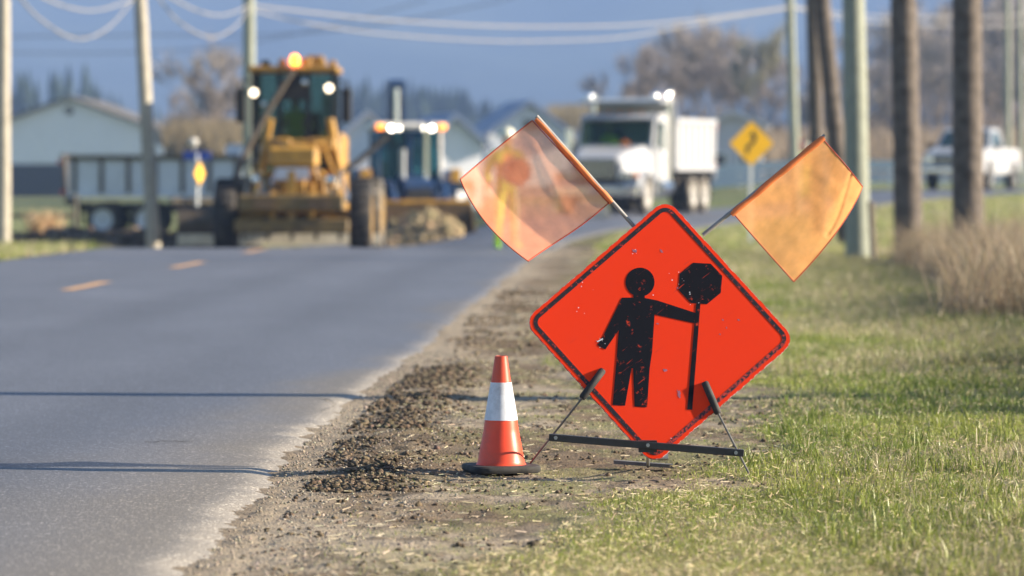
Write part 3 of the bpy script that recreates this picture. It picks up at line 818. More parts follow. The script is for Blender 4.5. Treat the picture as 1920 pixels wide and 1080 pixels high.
# legs, clamps, cross bar, rear foot
for (clx0, cly0, clx1, cly1, fx, fy, Df) in ((1131, 693, 1091, 747, 992, 872, 16.02 - .35), (1321, 716, 1347, 776, 1405, 889, 15.38)):
    a = on_plane(clx0, cly0, ctr + sn * 0.003, sn); b = on_plane(clx1, cly1, ctr + sn * 0.003, sn)
    gx = at(fx, fy, Df); g_ = Vector((gx.x, gx.y, gx.z))
    mb = MB(); mb.tube([LP(b + (a - b) * .6), LP(b), LP(g_)], 0.0042, n=8); leg = mb.build('leg', m_legst, sign, smooth=True)
    mb = MB(); mb.tube([LP(a), LP(a.lerp(b, .04)), LP(a.lerp(b, .96)), LP(b)], [.011, .0145, .0145, .011], n=12); mb.build('rubber_grip', m_rubber, leg, smooth=True)
ca = at(1029, 820, 15.20); cb = at(1395, 850, 15.20)
mid = (ca + cb) / 2; dx = (cb - ca); Lb = dx.length; q = dx.to_track_quat('X', 'Z')
Mb = MSI @ (Matrix.Translation(mid) @ q.to_matrix().to_4x4())
mb = MB(); mb.box(-Lb / 2, Lb / 2, -.006, .006, -.0135, .0135, bev=.002, M=Mb); mb.box(-Lb / 2 + .002, Lb / 2 - .002, .0062, .026, .009, .0133, M=Mb); cbar = mb.build('crossbar', m_blackmetal, sign)
for px_, py_ in ((1042, 821), (1215, 835), (1380, 849)):
    pq = at(px_, py_, 15.185); mb = MB(); mb.cyl(LP(pq), LP(pq + Vector((0, .02, 0))), .0075, n=6); mb.build('bolt', m_steel, cbar)
pq = at(1215, 838, 15.19); mb = MB(); mb.box(-.035, .035, 0, .05, -.022, .022, M=MSI @ Matrix.Translation(pq + Vector((0, .018, 0)))); mb.build('sign_bracket', m_blackmetal, cbar)
p0 = on_plane(1215, 838, ctr - sn * .03, sn)
mb = MB(); f0 = at(1215, 874, 15.75); mb.tube([LP(p0), LP(f0)], .007, n=8); rf = mb.build('rear_strut', m_steel, sign, smooth=True)
fa = at(1151, 870, 15.80); fb = at(1262, 878, 15.70); v_ = (fb - fa).normalized(); w_ = Vector((0, .05, 0)); h_ = Vector((0, 0, .014))
mb = MB(); vs = [LP(p) for p in (fa, fb, fb + w_, fa + w_, fa + h_, fb + h_, fb + w_ + h_, fa + w_ + h_)]
mb.add(vs, [(0, 1, 2, 3), (4, 5, 6, 7), (0, 1, 5, 4), (1, 2, 6, 5), (2, 3, 7, 6), (3, 0, 4, 7)]); mb.build('foot_plate', m_legst, rf)

# ------------------------------------------------------------------ the two mesh warning flags
def cloth_mat(name, col, thru, transl):
    m = bpy.data.materials.new(name); m.use_nodes = True
    nt = m.node_tree; n = nt.nodes; L = nt.links.new; b = n['Principled BSDF']
    uv = n.new('ShaderNodeUVMap'); uv.uv_map = 'UVMap'
    w1 = n.new('ShaderNodeTexWave'); w1.inputs['Scale'].default_value = 42; w1.bands_direction = 'X'; w1.inputs['Distortion'].default_value = 0.6
    w2 = n.new('ShaderNodeTexWave'); w2.inputs['Scale'].default_value = 42; w2.bands_direction = 'Y'; w2.inputs['Distortion'].default_value = 0.6
    L(uv.outputs[0], w1.inputs['Vector']); L(uv.outputs[0], w2.inputs['Vector'])
    ad = n.new('ShaderNodeMath'); ad.operation = 'ADD'; L(w1.outputs['Fac'], ad.inputs[0]); L(w2.outputs['Fac'], ad.inputs[1])
    nz = n.new('ShaderNodeTexNoise'); nz.inputs['Scale'].default_value = 7; nz.inputs['Detail'].default_value = 5; L(uv.outputs[0], nz.inputs['Vector'])
    mr = n.new('ShaderNodeMapRange'); mr.inputs[1].default_value = .3; mr.inputs[2].default_value = .7; mr.inputs[3].default_value = .85; mr.inputs[4].default_value = 1.12; L(nz.outputs[0], mr.inputs[0])
    vm = n.new('ShaderNodeVectorMath'); vm.operation = 'SCALE'; vm.inputs[0].default_value = col; L(mr.outputs[0], vm.inputs['Scale'])
    L(vm.outputs[0], b.inputs['Base Color']); b.inputs['Roughness'].default_value = .7; b.inputs['Specular IOR Level'].default_value = .25
    tl = n.new('ShaderNodeBsdfTranslucent'); L(vm.outputs[0], tl.inputs['Color'])
    m1 = n.new('ShaderNodeMixShader'); m1.inputs[0].default_value = transl; L(b.outputs[0], m1.inputs[1]); L(tl.outputs[0], m1.inputs[2])
    tp = n.new('ShaderNodeBsdfTransparent'); tp.inputs['Color'].default_value = (1, .90, .84, 1)
    th = n.new('ShaderNodeMapRange'); th.inputs[1].default_value = 0; th.inputs[2].default_value = 2; th.inputs[3].default_value = thru - .12; th.inputs[4].default_value = thru + .12; L(ad.outputs[0], th.inputs[0])
    m2 = n.new('ShaderNodeMixShader'); L(th.outputs[0], m2.inputs[0]); L(m1.outputs[0], m2.inputs[1]); L(tp.outputs[0], m2.inputs[2])
    L(m2.outputs[0], n['Material Output'].inputs['Surface'])
    return m
m_clothL = cloth_mat('orange_mesh_fabric', (0.98, 0.42, 0.22), 0.44, 0.55)
m_clothR = cloth_mat('orange_mesh_fabric_dense', (0.98, 0.46, 0.15), 0.20, 0.5)
m_hem = mat('orange_hem_fabric', (0.85, 0.27, 0.09), rough=0.6, var=.15, scale=20, transl=0.35)
m_hemdark = mat('dark_orange_binding', (0.42, 0.05, 0.02), rough=0.7, var=.2, scale=30, transl=.2)
m_dowel = mat('grey_dowel', (0.26, 0.25, 0.24), rough=0.6, var=.25, scale=18)
def flag(staff0, staff1, hem0, hem1, top, left, D0, fn_edge, m_cl, label, depthfn, hemw=0.012):
    """staff0 -> staff1: pixel ends of the rod; cloth spans hem0 (near the sign) .. hem1 (tip); fn_edge(u, v) -> pixel"""
    o = at(*staff0, D0)
    root = empty('warning_flag', o); tag(root, label, 'flag', 'orange warning flags above the sign')
    a = at(*staff0, D0) - o; b = at(*staff1, D0) - o
    mb = MB(); mb.tube([a, a.lerp(b, .5), b], .0082, n=12); mb.build('rod', m_dowel, root, smooth=True)
    NU, NV = 56, 48
    vs = []; uvs = []
    for j in range(NV + 1):
        for i in range(NU + 1):
            u, v = i / NU, j / NV
            px, py = fn_edge(u, v)
            p = at(px, py, D0 + depthfn(u, v) + .006 * (float(vnoise(u * 5 + v * 2, v * 4, 300)) - .5) + .0025 * (float(vnoise(u * 11, v * 13, 301)) - .5)) - o; vs.append(tuple(p)); uvs.append((u, v))
    fs = [(j * (NU + 1) + i, j * (NU + 1) + i + 1, (j + 1) * (NU + 1) + i + 1, (j + 1) * (NU + 1) + i) for j in range(NV) for i in range(NU)]
    me = bpy.data.meshes.new('cloth'); me.from_pydata(vs, [], fs); ul = me.uv_layers.new(name='UVMap')
    for lp in me.loops: ul.data[lp.index].uv = uvs[lp.vertex_index]
    me.polygons.foreach_set('use_smooth', [True] * len(me.polygons)); me.materials.append(m_cl)
    cl = bpy.data.objects.new('cloth', me); COL.objects.link(cl); cl.parent = root
    # sleeve round the rod
    h0 = at(*hem0, D0) - o; h1 = at(*hem1, D0) - o
    mb = MB(); N = 26; pts = []; rs = []
    for k in range(N + 1):
        t = k / N; pts.append(h0.lerp(h1, t) + Vector((0, 0.0015 * math.sin(9 * t), 0.0012 * math.sin(17 * t)))); rs.append(hemw * (1 + .07 * math.sin(23 * t)) * (0.9 if k in (0, N) else 1))
    mb.tube(pts, rs, n=12); mb.build('sleeve', m_hem, root, smooth=True)
    mb = MB(); mb.tube([Vector(vs[j * (NU + 1)]) + Vector((0, -.006, 0)) for j in range(NV + 1)], .0022, n=6); mb.build('stitching', m_hemdark, cl, smooth=True)
    # bound edges
    def edge(idx): return [Vector(vs[k]) for k in idx]
    for idx in ([i for i in range(NU + 1)], [NV * (NU + 1) + i for i in range(NU + 1)], [j * (NU + 1) + NU for j in range(NV + 1)]):
        mb = MB(); mb.tube(edge(idx), .0024, n=6); mb.build('binding', m_hemdark, cl, smooth=True)
    return root
def L2(a, b, t): return (a[0] + (b[0] - a[0]) * t, a[1] + (b[1] - a[1]) * t)
def bez(a, b, c, t): return tuple((1 - t) ** 2 * a[i] + 2 * t * (1 - t) * b[i] + t * t * c[i] for i in range(2))
# left flag. v: 0 at the hem end near the sign, 1 at the tip; u: 0 at the hem, 1 at the free edge
def eL(u, v):
    hem = L2((1141, 381), (998, 226), v)
    free = bez((990, 490), (896, 432), (863, 336), v) if v > 0 else (990, 490)
    free = bez((990, 490), (898, 425), (863, 336), v)
    bow_t = 6 * math.sin(math.pi * u)
    p = L2(hem, free, u); return (p[0] + 2.5 * math.sin(u * 3.14) * (1 - v), p[1] - bow_t * (v - .5) * .6 + 1.5 * math.sin(6 * u) * (1 - v))
def dL(u, v):
    w = 0.26 * (1 - 0.3 * v) + .02
    d = -0.10 * u + 0.010 * math.sin(u * 3.0)
    # free edge folded over towards the viewer
    k = max(0.0, u - (1 - w)) / w
    d -= 0.30 * k ** 1.05 * (0.8 + 0.2 * v)
    # two pulled creases from the tip of the sleeve
    t = (u - (0.10 + 0.30 * (1 - v)))
    d -= 0.006 * math.exp(-(t / .05) ** 2) * math.sin(math.pi * min(1, max(0, v))) 
    return d
flag((1192, 428), (1006, 218), (1147, 380), (1005, 222), None, None, 15.58, eL, m_clothL, 'left orange mesh flag with its free edge curled over, leaning left from the sign top', dL)
def eR(u, v):
    hem = L2((1374, 399), (1542, 260), v)
    free = bez((1488, 528), (1588, 425), (1617, 350), v)
    p = L2(hem, free, u); return (p[0] + 2 * math.sin(3 * u), p[1] + 3 * math.sin(3.1 * u) * (1 - v))
def dR(u, v):
    px = eR(u, v)[0]
    d = 0.42 * (px - 1374) / 485 + 0.012 * math.sin(5 * u + 2 * v)
    k = max(0, (u - .74) / .26) * max(0, (v - .45) / .55)
    d += 0.10 * k
    d += .012 * math.exp(-((u - .80 - .12 * math.sin(4 * v)) / .03) ** 2) * (v > .4)
    return d
flag((1318, 441), (1547, 254), (1371, 402), (1545, 257), None, None, 15.60, eR, m_clothR, 'right orange mesh flag hanging flat with a crumpled corner, leaning right from the sign top', dR, hemw=.0125)

# ------------------------------------------------------------------ traffic cone
cone_base = at(939.5, 880, 15.62)
czz = float(gz(np.array(cone_base.x), np.array(15.62))) + 0.004
cone = empty('traffic_cone', (cone_base.x, 15.62, czz), rz=.3); tag(cone, 'orange traffic cone with one white reflective collar on a black base beside the sign', 'traffic cone')
m_cone = mat('orange_cone_vinyl', (0.86, 0.075, 0.025), rough=0.38, var=.10, scale=9, dirt=(0.25, .10, .06), dirt_amt=.55, transl=.12)
m_conet = mat('dull_orange_cone_tip', (0.60, 0.065, 0.025), rough=0.45, var=.15, scale=14, dirt=(0.25, .08, .05), dirt_amt=.4)
m_collar = mat('white_reflective_collar', (0.66, 0.70, 0.78), rough=0.35, var=.06, scale=12, dirt=(0.2, .2, .22), dirt_amt=.6)
mb = MB(); k8 = []
rb = 0.140
for i in range(48):
    a = 6.283 * i / 48; c_, s_ = math.cos(a), math.sin(a); pw = 5; rr0 = rb / (abs(c_) ** pw + abs(s_) ** pw) ** (1 / pw) * .98
    k8.append((rr0 * c_, rr0 * s_))
vs = []; lay = [(0.0, .96), (0.008, 1.0), (0.022, 1.0), (0.028, .965), (0.0285, .72)]
for z, f in lay: vs += [(x * f, y * f, z) for x, y in k8]
fs = [(l * 48 + i, l * 48 + (i + 1) % 48, (l + 1) * 48 + (i + 1) % 48, (l + 1) * 48 + i) for l in range(4) for i in range(48)] + [tuple(range(48))[::-1], tuple(range(192, 240))]
mb.add(vs, fs); mb.build('base', m_rubber, cone, smooth=True)
HC = 0.452
def cr_(z): return np.interp(z, [.028, .034, .06, .10, .16, .2, .346, .44, HC], [.099, .094, .088, .081, .069, .064, .0395, .026, .0245])
zs = np.linspace(.028, .352, 40)
mb = MB(); mb.lathe([(float(cr_(z)), float(z)) for z in zs], n=48); mb.build('body', m_cone, cone, smooth=True)
zs = np.linspace(.3525, HC, 14)
mb = MB(); mb.lathe([(float(cr_(z)), float(z)) for z in zs] + [(.021, HC + .001), (.019, HC - .02)], n=48); mb.build('tip', m_conet, cone, smooth=True)
zs = np.linspace(.203, .350, 18)
mb = MB(); mb.lathe([(float(cr_(z)) * .98, float(zs[0])) for z in zs[:1]] + [(float(cr_(z)) + .0022, float(z)) for z in zs] + [(float(cr_(zs[-1])) * .98, float(zs[-1]))], n=48); mb.build('collar', m_collar, cone, smooth=True)
#@@PART3@@
# ------------------------------------------------------------------ vehicles (all built facing -Y, ground at z = 0)
m_tyre = mat('tyre_rubber', (0.022, 0.022, 0.024), rough=0.85, var=0.3, scale=8, dirt=(0.16, .13, .10), dirt_amt=.5)
m_tyre_dusty = mat('dusty_tyre_rubber', (0.05, 0.046, 0.042), rough=0.9, var=0.3, scale=5, dirt=(0.34, .30, .25), dirt_amt=.85)
m_rimw = mat('white_wheel_rim', (0.62, 0.60, 0.57), rough=0.4, var=.15)
m_rimy = mat('machine_yellow_rim', (0.50, 0.30, 0.06), rough=0.5, var=.2, dirt=(0.2, .14, .08))
m_twhite = mat('white_truck_paint', (0.44, 0.45, 0.48), rough=0.45, var=0.03, scale=2, coat=.4, dirt=(0.5, .47, .42), dirt_amt=.2)
m_tshade = mat('shade_toned_white_paint', (0.55, 0.59, 0.68), rough=0.5, var=0.08, scale=2, dirt=(0.3, .3, .3), dirt_amt=.35)  # white paint with the grey blue of shade put into its colour
m_chassis = mat('black_chassis', (0.02, 0.02, 0.022), rough=0.7, var=.3, dirt=(0.08, .07, .055))
m_chrome = mat('bright_chrome', (0.75, 0.76, 0.78), rough=0.15, metal=1.0, var=.03)
m_tglass = mat('tinted_cab_glass', (0.025, 0.05, 0.05), rough=0.06, spec=0.8, var=.05)
m_bglass = mat('blue_green_cab_glass', (0.05, 0.12, 0.15), rough=0.08, spec=0.8, var=.2, scale=2)
m_yellow = mat('machine_yellow', (0.47, 0.25, 0.035), rough=0.45, var=0.2, scale=4, dirt=(0.10, .065, .035), dirt_amt=.9)
m_yellowd = mat('dark_machine_yellow', (0.20, 0.13, 0.045), rough=.6, var=.3, scale=5, dirt=(.05, .04, .03), dirt_amt=.9)  # darker, browner yellow for the push block and scarifier
m_navy = mat('navy_blue_paint', (0.018, 0.05, 0.13), rough=0.35, var=.1, dirt=(0.09, .09, .09), dirt_amt=.4)
m_steelb = mat('dark_worn_steel', (0.09, 0.075, 0.06), rough=0.5, metal=.4, var=.3, dirt=(0.2, .15, .1))
m_brown = mat('dirty_brown_steel', (0.16, 0.10, 0.05), rough=0.7, var=.35, scale=6)
m_lampw = mat('lit_work_lamp', (1, .9, .7), emit=(1.0, .80, .55), estr=1.6)
m_lamps = mat('lit_roof_lamp', (1, .95, .85), emit=(1.0, .90, .70), estr=5)
m_lampa = mat('lit_amber_lamp', (1, .5, .05), emit=(1.0, .22, .02), estr=.9)
m_beacon = mat('lit_amber_beacon', (1, .5, .02), emit=(1.0, .19, .008), estr=3.2)
m_redl = mat('red_lamp_lens', (0.5, .02, .02), rough=.3)
m_orl = mat('orange_marker_lens', (0.75, .22, .03), rough=.35)
m_hiv = mat('lime_hi_vis_cloth', (0.50, 0.72, 0.05), rough=.8)
m_blade = mat('sunlit_blade_edge', (0.62, 0.55, 0.42), rough=.45, metal=.3, var=.3, scale=5)

m_clear = bpy.data.materials.new('clear_windscreen'); m_clear.use_nodes = True
_n = m_clear.node_tree.nodes; _b = _n['Principled BSDF']; _b.inputs['Base Color'].default_value = (.02, .035, .035, 1); _b.inputs['Roughness'].default_value = .05
_t = _n.new('ShaderNodeBsdfTransparent'); _t.inputs[0].default_value = (.75, .9, .85, 1); _x = _n.new('ShaderNodeMixShader'); _x.inputs[0].default_value = .75
m_clear.node_tree.links.new(_b.outputs[0], _x.inputs[1]); m_clear.node_tree.links.new(_t.outputs[0], _x.inputs[2]); m_clear.node_tree.links.new(_x.outputs[0], _n['Material Output'].inputs['Surface'])
m_clear2 = m_clear.copy(); m_clear2.name = 'blue_tinted_glass'
for _q in m_clear2.node_tree.nodes:
    if _q.type == 'BSDF_TRANSPARENT': _q.inputs[0].default_value = (.50, .74, .80, 1)
    if _q.type == 'BSDF_PRINCIPLED': _q.inputs['Base Color'].default_value = (.03, .08, .10, 1)
def wheel(parent, x, y, r, w, rimm, side, tyrem=None, name='wheel', dual=False, lugs=0):
    """side: +1 outer face towards +x"""
    wroot = MB(); ww = w
    prof = [(r * .58, -ww / 2), (r * .80, -ww * .52), (r * .95, -ww * .48), (r, -ww * .36), (r, ww * .36), (r * .95, ww * .48), (r * .80, ww * .52), (r * .58, ww / 2)]
    wroot.lathe(prof, 'X', 28, (0, 0, 0), closed=True)
    for k in range(lugs):
        a = 6.283 * k / lugs
        M = Matrix.Rotation(a, 4, 'X')
        wroot.box(-ww * .42, ww * .42, -r * .028, r * .028, r * .985, r * 1.03, M=M)
    o = wroot.build(name, tyrem or m_tyre, parent, smooth=True, loc=(x, y, r))
    m = MB(); s = side; f = ww / 2 * s
    m.lathe([(0.0, f * .2), (r * .16, f * .25), (r * .2, f * .75), (r * .26, f * .72), (r * .30, f * .35), (r * .50, f * .45), (r * .56, f * .95), (r * .60, f * 1.02), (r * .60, f * .9), (r * .59, -f * .9)], 'X', 28)
    for k in range(8):
        a = 6.283 * k / 8; m.cyl((f * .35, r * .38 * math.cos(a), r * .38 * math.sin(a)), (f * .5, r * .38 * math.cos(a), r * .38 * math.sin(a)), r * .035, n=6)
    m.build('rim', rimm, o, smooth=True)
    return o
def lamp(parent, x, y, z, r, m, name='lamp', d=.06):
    mb = MB(); mb.lathe([(0, -d), (r * .9, -d), (r, -d * .4), (r, d * .6), (r * .5, d), (0, d)], 'Y', 16); h = mb.build(name, m_chassis, parent, smooth=True, loc=(x, y, z))
    mb = MB(); mb.lathe([(0, -d - .012), (r * .5, -d - .01), (r * .86, -d - .003)], 'Y', 16); mb.build('lens', m, h, smooth=True); return h

def dump_truck(name, loc, rz, paint, boxpaint, label, y0=3.9, light_rims=True, guard=True, driver=False, boxh=1.45, dusty=True, ribm=None):
    ribm = ribm or boxpaint
    t = empty(name, loc, rz); tag(t, label, 'dump truck')
    mb = MB(); mb.box(-.45, -.30, .6, 8.1, .72, .98); mb.box(.30, .45, .6, 8.1, .72, .98)
    for yy in (1.2, 3.0, 5.0, 6.7, 8.0): mb.box(-.3, .3, yy, yy + .12, .76, .94)
    mb.box(-.4, .4, .9, 3.5, .5, .95); mb.build('chassis', m_chassis, t)
    # hood tapered
    mb = MB(); vs = []
    for (y, hw, zt_, zb) in ((.12, .72, 1.50, .92), (.35, .78, 1.62, .90), (1.0, .9, 1.74, .95), (1.95, 1.04, 1.88, .95)):
        vs += [(-hw, y, zb), (-hw, y, zt_ - .16), (-hw + .16, y, zt_), (hw - .16, y, zt_), (hw, y, zt_ - .16), (hw, y, zb)]
    fs = [(a * 6 + i, a * 6 + (i + 1) % 6, (a + 1) * 6 + (i + 1) % 6, (a + 1) * 6 + i) for a in range(3) for i in range(6)] + [(0, 1, 2, 3, 4, 5)[::-1], (18, 19, 20, 21, 22, 23)]
    mb.add(vs, fs); mb.build('hood', paint, t, bevel=.03)
    for s in (-1, 1):
        mb = MB(); arc = [(1.15 + .68 * math.cos(a), .52 + .68 * math.sin(a)) for a in [math.pi * (i / 12) for i in range(13)]]
        arc2 = [(1.15 + .60 * math.cos(a), .52 + .60 * math.sin(a)) for a in [math.pi * (i / 12) for i in range(13)]]
        mb.prism(arc + arc2[::-1], s * .78, s * 1.22, 'X'); mb.box(s * .7, s * 1.18, .22, .5, .72, 1.08, bev=.05)
        mb.build('fender', paint, t)
        hl = MB(); hl.box(s * .78 - .17, s * .78 + .17, .10, .24, .98, 1.16, bev=.03); h = hl.build('headlight', m_chrome, t)
        hl = MB(); hl.box(s * 1.06 - .08, s * 1.06 + .08, .15, .24, 1.0, 1.14, bev=.02); hl.build('turn_signal', m_orl, h)
    mb = MB(); mb.box(-.56, .56, .055, .13, .94, 1.50, bev=.02); g = mb.build('grille', m_chassis, t)
    for k in range(11):
        x = -.50 + k * .10; mb = MB(); mb.box(x - .013, x + .013, .02, .055, .97, 1.47); mb.build('grille_bar', m_chrome, g)
    mb = MB(); mb.box(-1.22, 1.22, -.12, .10, .48, .80, bev=.05); mb.build('bumper', m_chrome if dusty else m_chassis, t)
    mb = MB(); mb.box(-.16, .16, -.135, -.12, .56, .72); mb.build('licence_plate', m_rimw, t)
    # cab
    mb = MB(); prof = [(1.95, .92), (1.95, 1.86), (2.28, 2.62), (2.42, 2.72), (3.55, 2.78), (3.66, 2.68), (3.66, .92)]
    for s in (-1, 1):
        mb.prism([(1.95, .92), (1.95, 1.86), (3.66, 1.86), (3.66, .92)], s * 1.06, s * 1.0, 'X')
        mb.prism([(1.95, 1.86), (2.28, 2.62), (2.42, 2.72), (3.55, 2.78), (3.66, 2.68), (3.66, 1.86), (3.22, 1.86), (3.22, 2.50), (2.46, 2.50), (2.18, 1.86)], s * 1.06, s * 1.0, 'X')
    mb.prism([(1.95, .92), (1.95, 1.90), (2.0, 1.90), (2.0, .97), (3.6, .97), (3.6, 2.72), (2.42, 2.66), (2.30, 2.56), (2.25, 2.56), (2.28, 2.62), (2.42, 2.72), (3.55, 2.78), (3.66, 2.68), (3.66, .92)], -1.0, 1.0, 'X')
    cab = mb.build('cab', paint, t)
    def slanted(x0, x1, y0_, z0_, y1_, z1_, off=.012):
        n_ = Vector((0, -(z1_ - z0_), (y1_ - y0_))).normalized() * off
        return [(x0, y0_ + n_.y, z0_ + n_.z), (x1, y0_ + n_.y, z0_ + n_.z), (x1, y1_ + n_.y, z1_ + n_.z), (x0, y1_ + n_.y, z1_ + n_.z)]
    mb = MB()
    a_ = slanted(-.92, .92, 1.99, 1.95, 2.24, 2.53, .03); b_ = slanted(-.92, .92, 1.99, 1.95, 2.24, 2.53, -.02)
    mb.add(a_ + b_, [(0, 1, 2, 3), (7, 6, 5, 4), (0, 1, 5, 4), (1, 2, 6, 5), (2, 3, 7, 6), (3, 0, 4, 7)])
    mb.build('windscreen', m_clear, cab)
    mb = MB(); mb.box(-.95, .95, 2.0, 2.3, 1.5, 1.82, bev=.04); mb.build('dashboard', m_chassis, cab)
    mb = MB(); mb.box(-.75, -.2, 2.95, 3.5, 1.2, 1.5, bev=.05); mb.box(-.75, -.2, 3.35, 3.5, 1.5, 2.3, bev=.04); mb.build('seat', m_chassis, cab)
    for s in (-1, 1):
        mb = MB(); mb.prism([(2.17, 1.84), (2.45, 2.52), (3.24, 2.52), (3.24, 1.84)], s * 1.061, s * 1.07, 'X'); mb.build('side_window', m_clear, cab)
        mb = MB(); mb.box(s * 1.062 - .01, s * 1.062 + .01, 2.12, 3.3, 1.0, 1.74); d_ = mb.build('door', paint, cab)
        mb = MB(); mb.box(s * 1.085 - .012, s * 1.085 + .012, 3.08, 3.2, 1.45, 1.5); mb.build('handle', m_chrome, d_)
        mb = MB(); mb.box(s * 1.32 - .10, s * 1.32 + .10, 2.02, 2.08, 1.75, 2.35, bev=.02); mb.tube([(s * 1.08, 2.2, 2.3), (s * 1.3, 2.1, 2.3)], .015, 6); mb.tube([(s * 1.08, 2.2, 1.85), (s * 1.3, 2.1, 1.85)], .015, 6); mb.build('mirror', m_chrome, cab)
        mb = MB()
        for zz in (.48, .78): mb.box(s * .95, s * 1.15, 2.3, 2.9, zz, zz + .05)
        mb.box(s * .8, s * 1.0, 2.3, 2.9, .45, .92); mb.build('step', m_chrome if s > 0 else m_chassis, t)
    for k in range(5):
        mb = MB(); mb.box(-.62 + k * .31 - .05, -.62 + k * .31 + .05, 2.42, 2.50, 2.76, 2.82, bev=.01); mb.build('roof_marker', m_orl, cab)
    # sun visor
    mb = MB(); mb.add(slanted(-.98, .98, 2.0, 2.62, 2.26, 2.70, .01) + slanted(-.98, .98, 2.0, 2.62, 2.26, 2.70, -.01), [(0, 1, 2, 3), (7, 6, 5, 4), (0, 1, 5, 4), (1, 2, 6, 5), (2, 3, 7, 6), (3, 0, 4, 7)]); mb.build('sun_visor', paint, cab)
    if driver:
        mb = MB(); mb.lathe([(0, 0), (.13, 0), (.12, .06), (.07, .12), (0, .14)], n=14, c=(.30, 1.88, 1.88)); mb.build('orange_hard_hat', m_orl, t, smooth=True)  # orange dome meant as a hard hat lying ahead of the windscreen
    for s in ((1, -1) if guard else (1,)):
        mb = MB(); mb.tube([(s * 1.06, y0 - .12, .9), (s * 1.06, y0 - .12, 3.25), (s * 1.09, y0 - .02, 3.42)], .075, 12); mb.build('exhaust_stack', m_chrome, t, smooth=True)
    for s in (-1, 1):
        mb = MB(); mb.cyl((s * .82, 3.0, .72), (s * .82, 4.1, .72), .30, n=20); mb.build('fuel_tank', m_chrome, t, smooth=True)
    # dump box
    zb, zt2 = 1.18, 1.18 + boxh
    mb = MB()
    mb.prism([(-1.22, zb), (1.22, zb), (1.22, zt2), (1.14, zt2), (1.14, zb + .08), (-1.14, zb + .08), (-1.14, zt2), (-1.22, zt2)], y0, 8.35, 'Y')
    bx = mb.build('dump_box', boxpaint, t)
    mb = MB(); mb.box(-1.22, 1.22, y0 - .07, y0, zb, 3.18 if guard else zt2 + .1); mb.build('headboard', boxpaint, bx)
    if guard:
        mb = MB(); mb.prism([(y0 - .0701, 3.10), (y0 - .0701, 3.20), (2.45, 3.12), (2.45, 3.04)], -1.15, 1.15, 'X'); mb.build('cab_guard', boxpaint, bx)
        for s in (-1, 1):
            mb = MB(); mb.lathe([(0, 0), (.12, 0), (.13, .05), (.11, .15), (.05, .2), (0, .2)], n=14, c=(s * .95, 2.7, 3.16)); mb.build('beacon', m_chrome, bx, smooth=True)
    n = 7
    for s in (-1, 1):
        mb = MB(); mb.box(s * 1.221, s * 1.30, y0, 8.35, zt2 - .13, zt2 + .02, bev=.02); mb.build('top_rail', ribm, bx)
        mb = MB(); mb.box(s * 1.221, s * 1.28, y0, 8.35, zb, zb + .12, bev=.015); mb.build('bottom_rail', boxpaint, bx)
        first = None
        for k in range(n):
            y = y0 + .1 + (8.25 - y0 - .2) * k / (n - 1)
            if first is None:
                mb = MB(); mb.box(s * 1.221, s * 1.275, -.06, .06, zb + .12, zt2 - .13, bev=.012); first = mb.build('rib', ribm, bx); first.location = (0, y, 0)
            else:
                c = first.copy(); COL.objects.link(c); c.location = (0, y, 0)
    mb = MB(); mb.prism([(8.35, zb - .25), (8.42, zb - .25), (8.58, zt2 + .05), (8.50, zt2 + .05)], -1.212, 1.212, 'X'); tg = mb.build('tailgate', ribm, bx)
    for s in (-1, 1):
        for zz in (zb + .1, zt2 - .25):
            mb = MB(); mb.box(s * 1.10, s * 1.20, 8.43 + (zz - zb) * .1, 8.56 + (zz - zb) * .1, zz, zz + .12); mb.build('tail_light', m_redl, tg)
    mb = MB(); mb.tube([(-1.0, y0 + .3, zt2 + .1), (0, y0 + .3, zt2 + .22), (1.0, y0 + .3, zt2 + .1)], .09, 8); mb.build('tarp_roll', m_chassis, bx, smooth=True)
    rm = m_rimw if light_rims else m_tshade; ty = m_tyre_dusty if dusty else m_tyre
    for s in (-1, 1):
        wheel(t, s * 1.02, 1.15, .52, .30, rm, s, ty)
        for yy in (6.0, 7.32):
            wheel(t, s * 1.07, yy, .52, .28, rm, s, ty); wheel(t, s * .74, yy, .52, .27, rm, s, ty)
        mb = MB(); mb.box(s * .62, s * 1.2, 8.0, 8.03, .35, 1.05); mb.build('mud_flap', m_chassis, t)
    for yy in (1.15, 6.0, 7.32):
        mb = MB(); mb.cyl((-.9, yy, .52), (.9, yy, .52), .09); mb.build('axle', m_chassis, t)
    return t
pf = at(1116, 396, 108)
truck1 = dump_truck('dump_truck', (pf.x, 108, zt(pf.x, 108) + .03), R(-17), m_twhite, m_twhite, 'white dump truck with bright lit side coming round the bend behind the sign', driver=True)
pf = at(655, 440, 120)
dump_truck('dump_truck', (pf.x, 120.5, zt(-11, 120.5) + .02), R(88), m_tshade, m_tshade, 'white dump truck, coloured grey blue for shade, parked side on at left', y0=3.2, light_rims=False, guard=False, boxh=1.25, dusty=False, ribm=m_steelb)

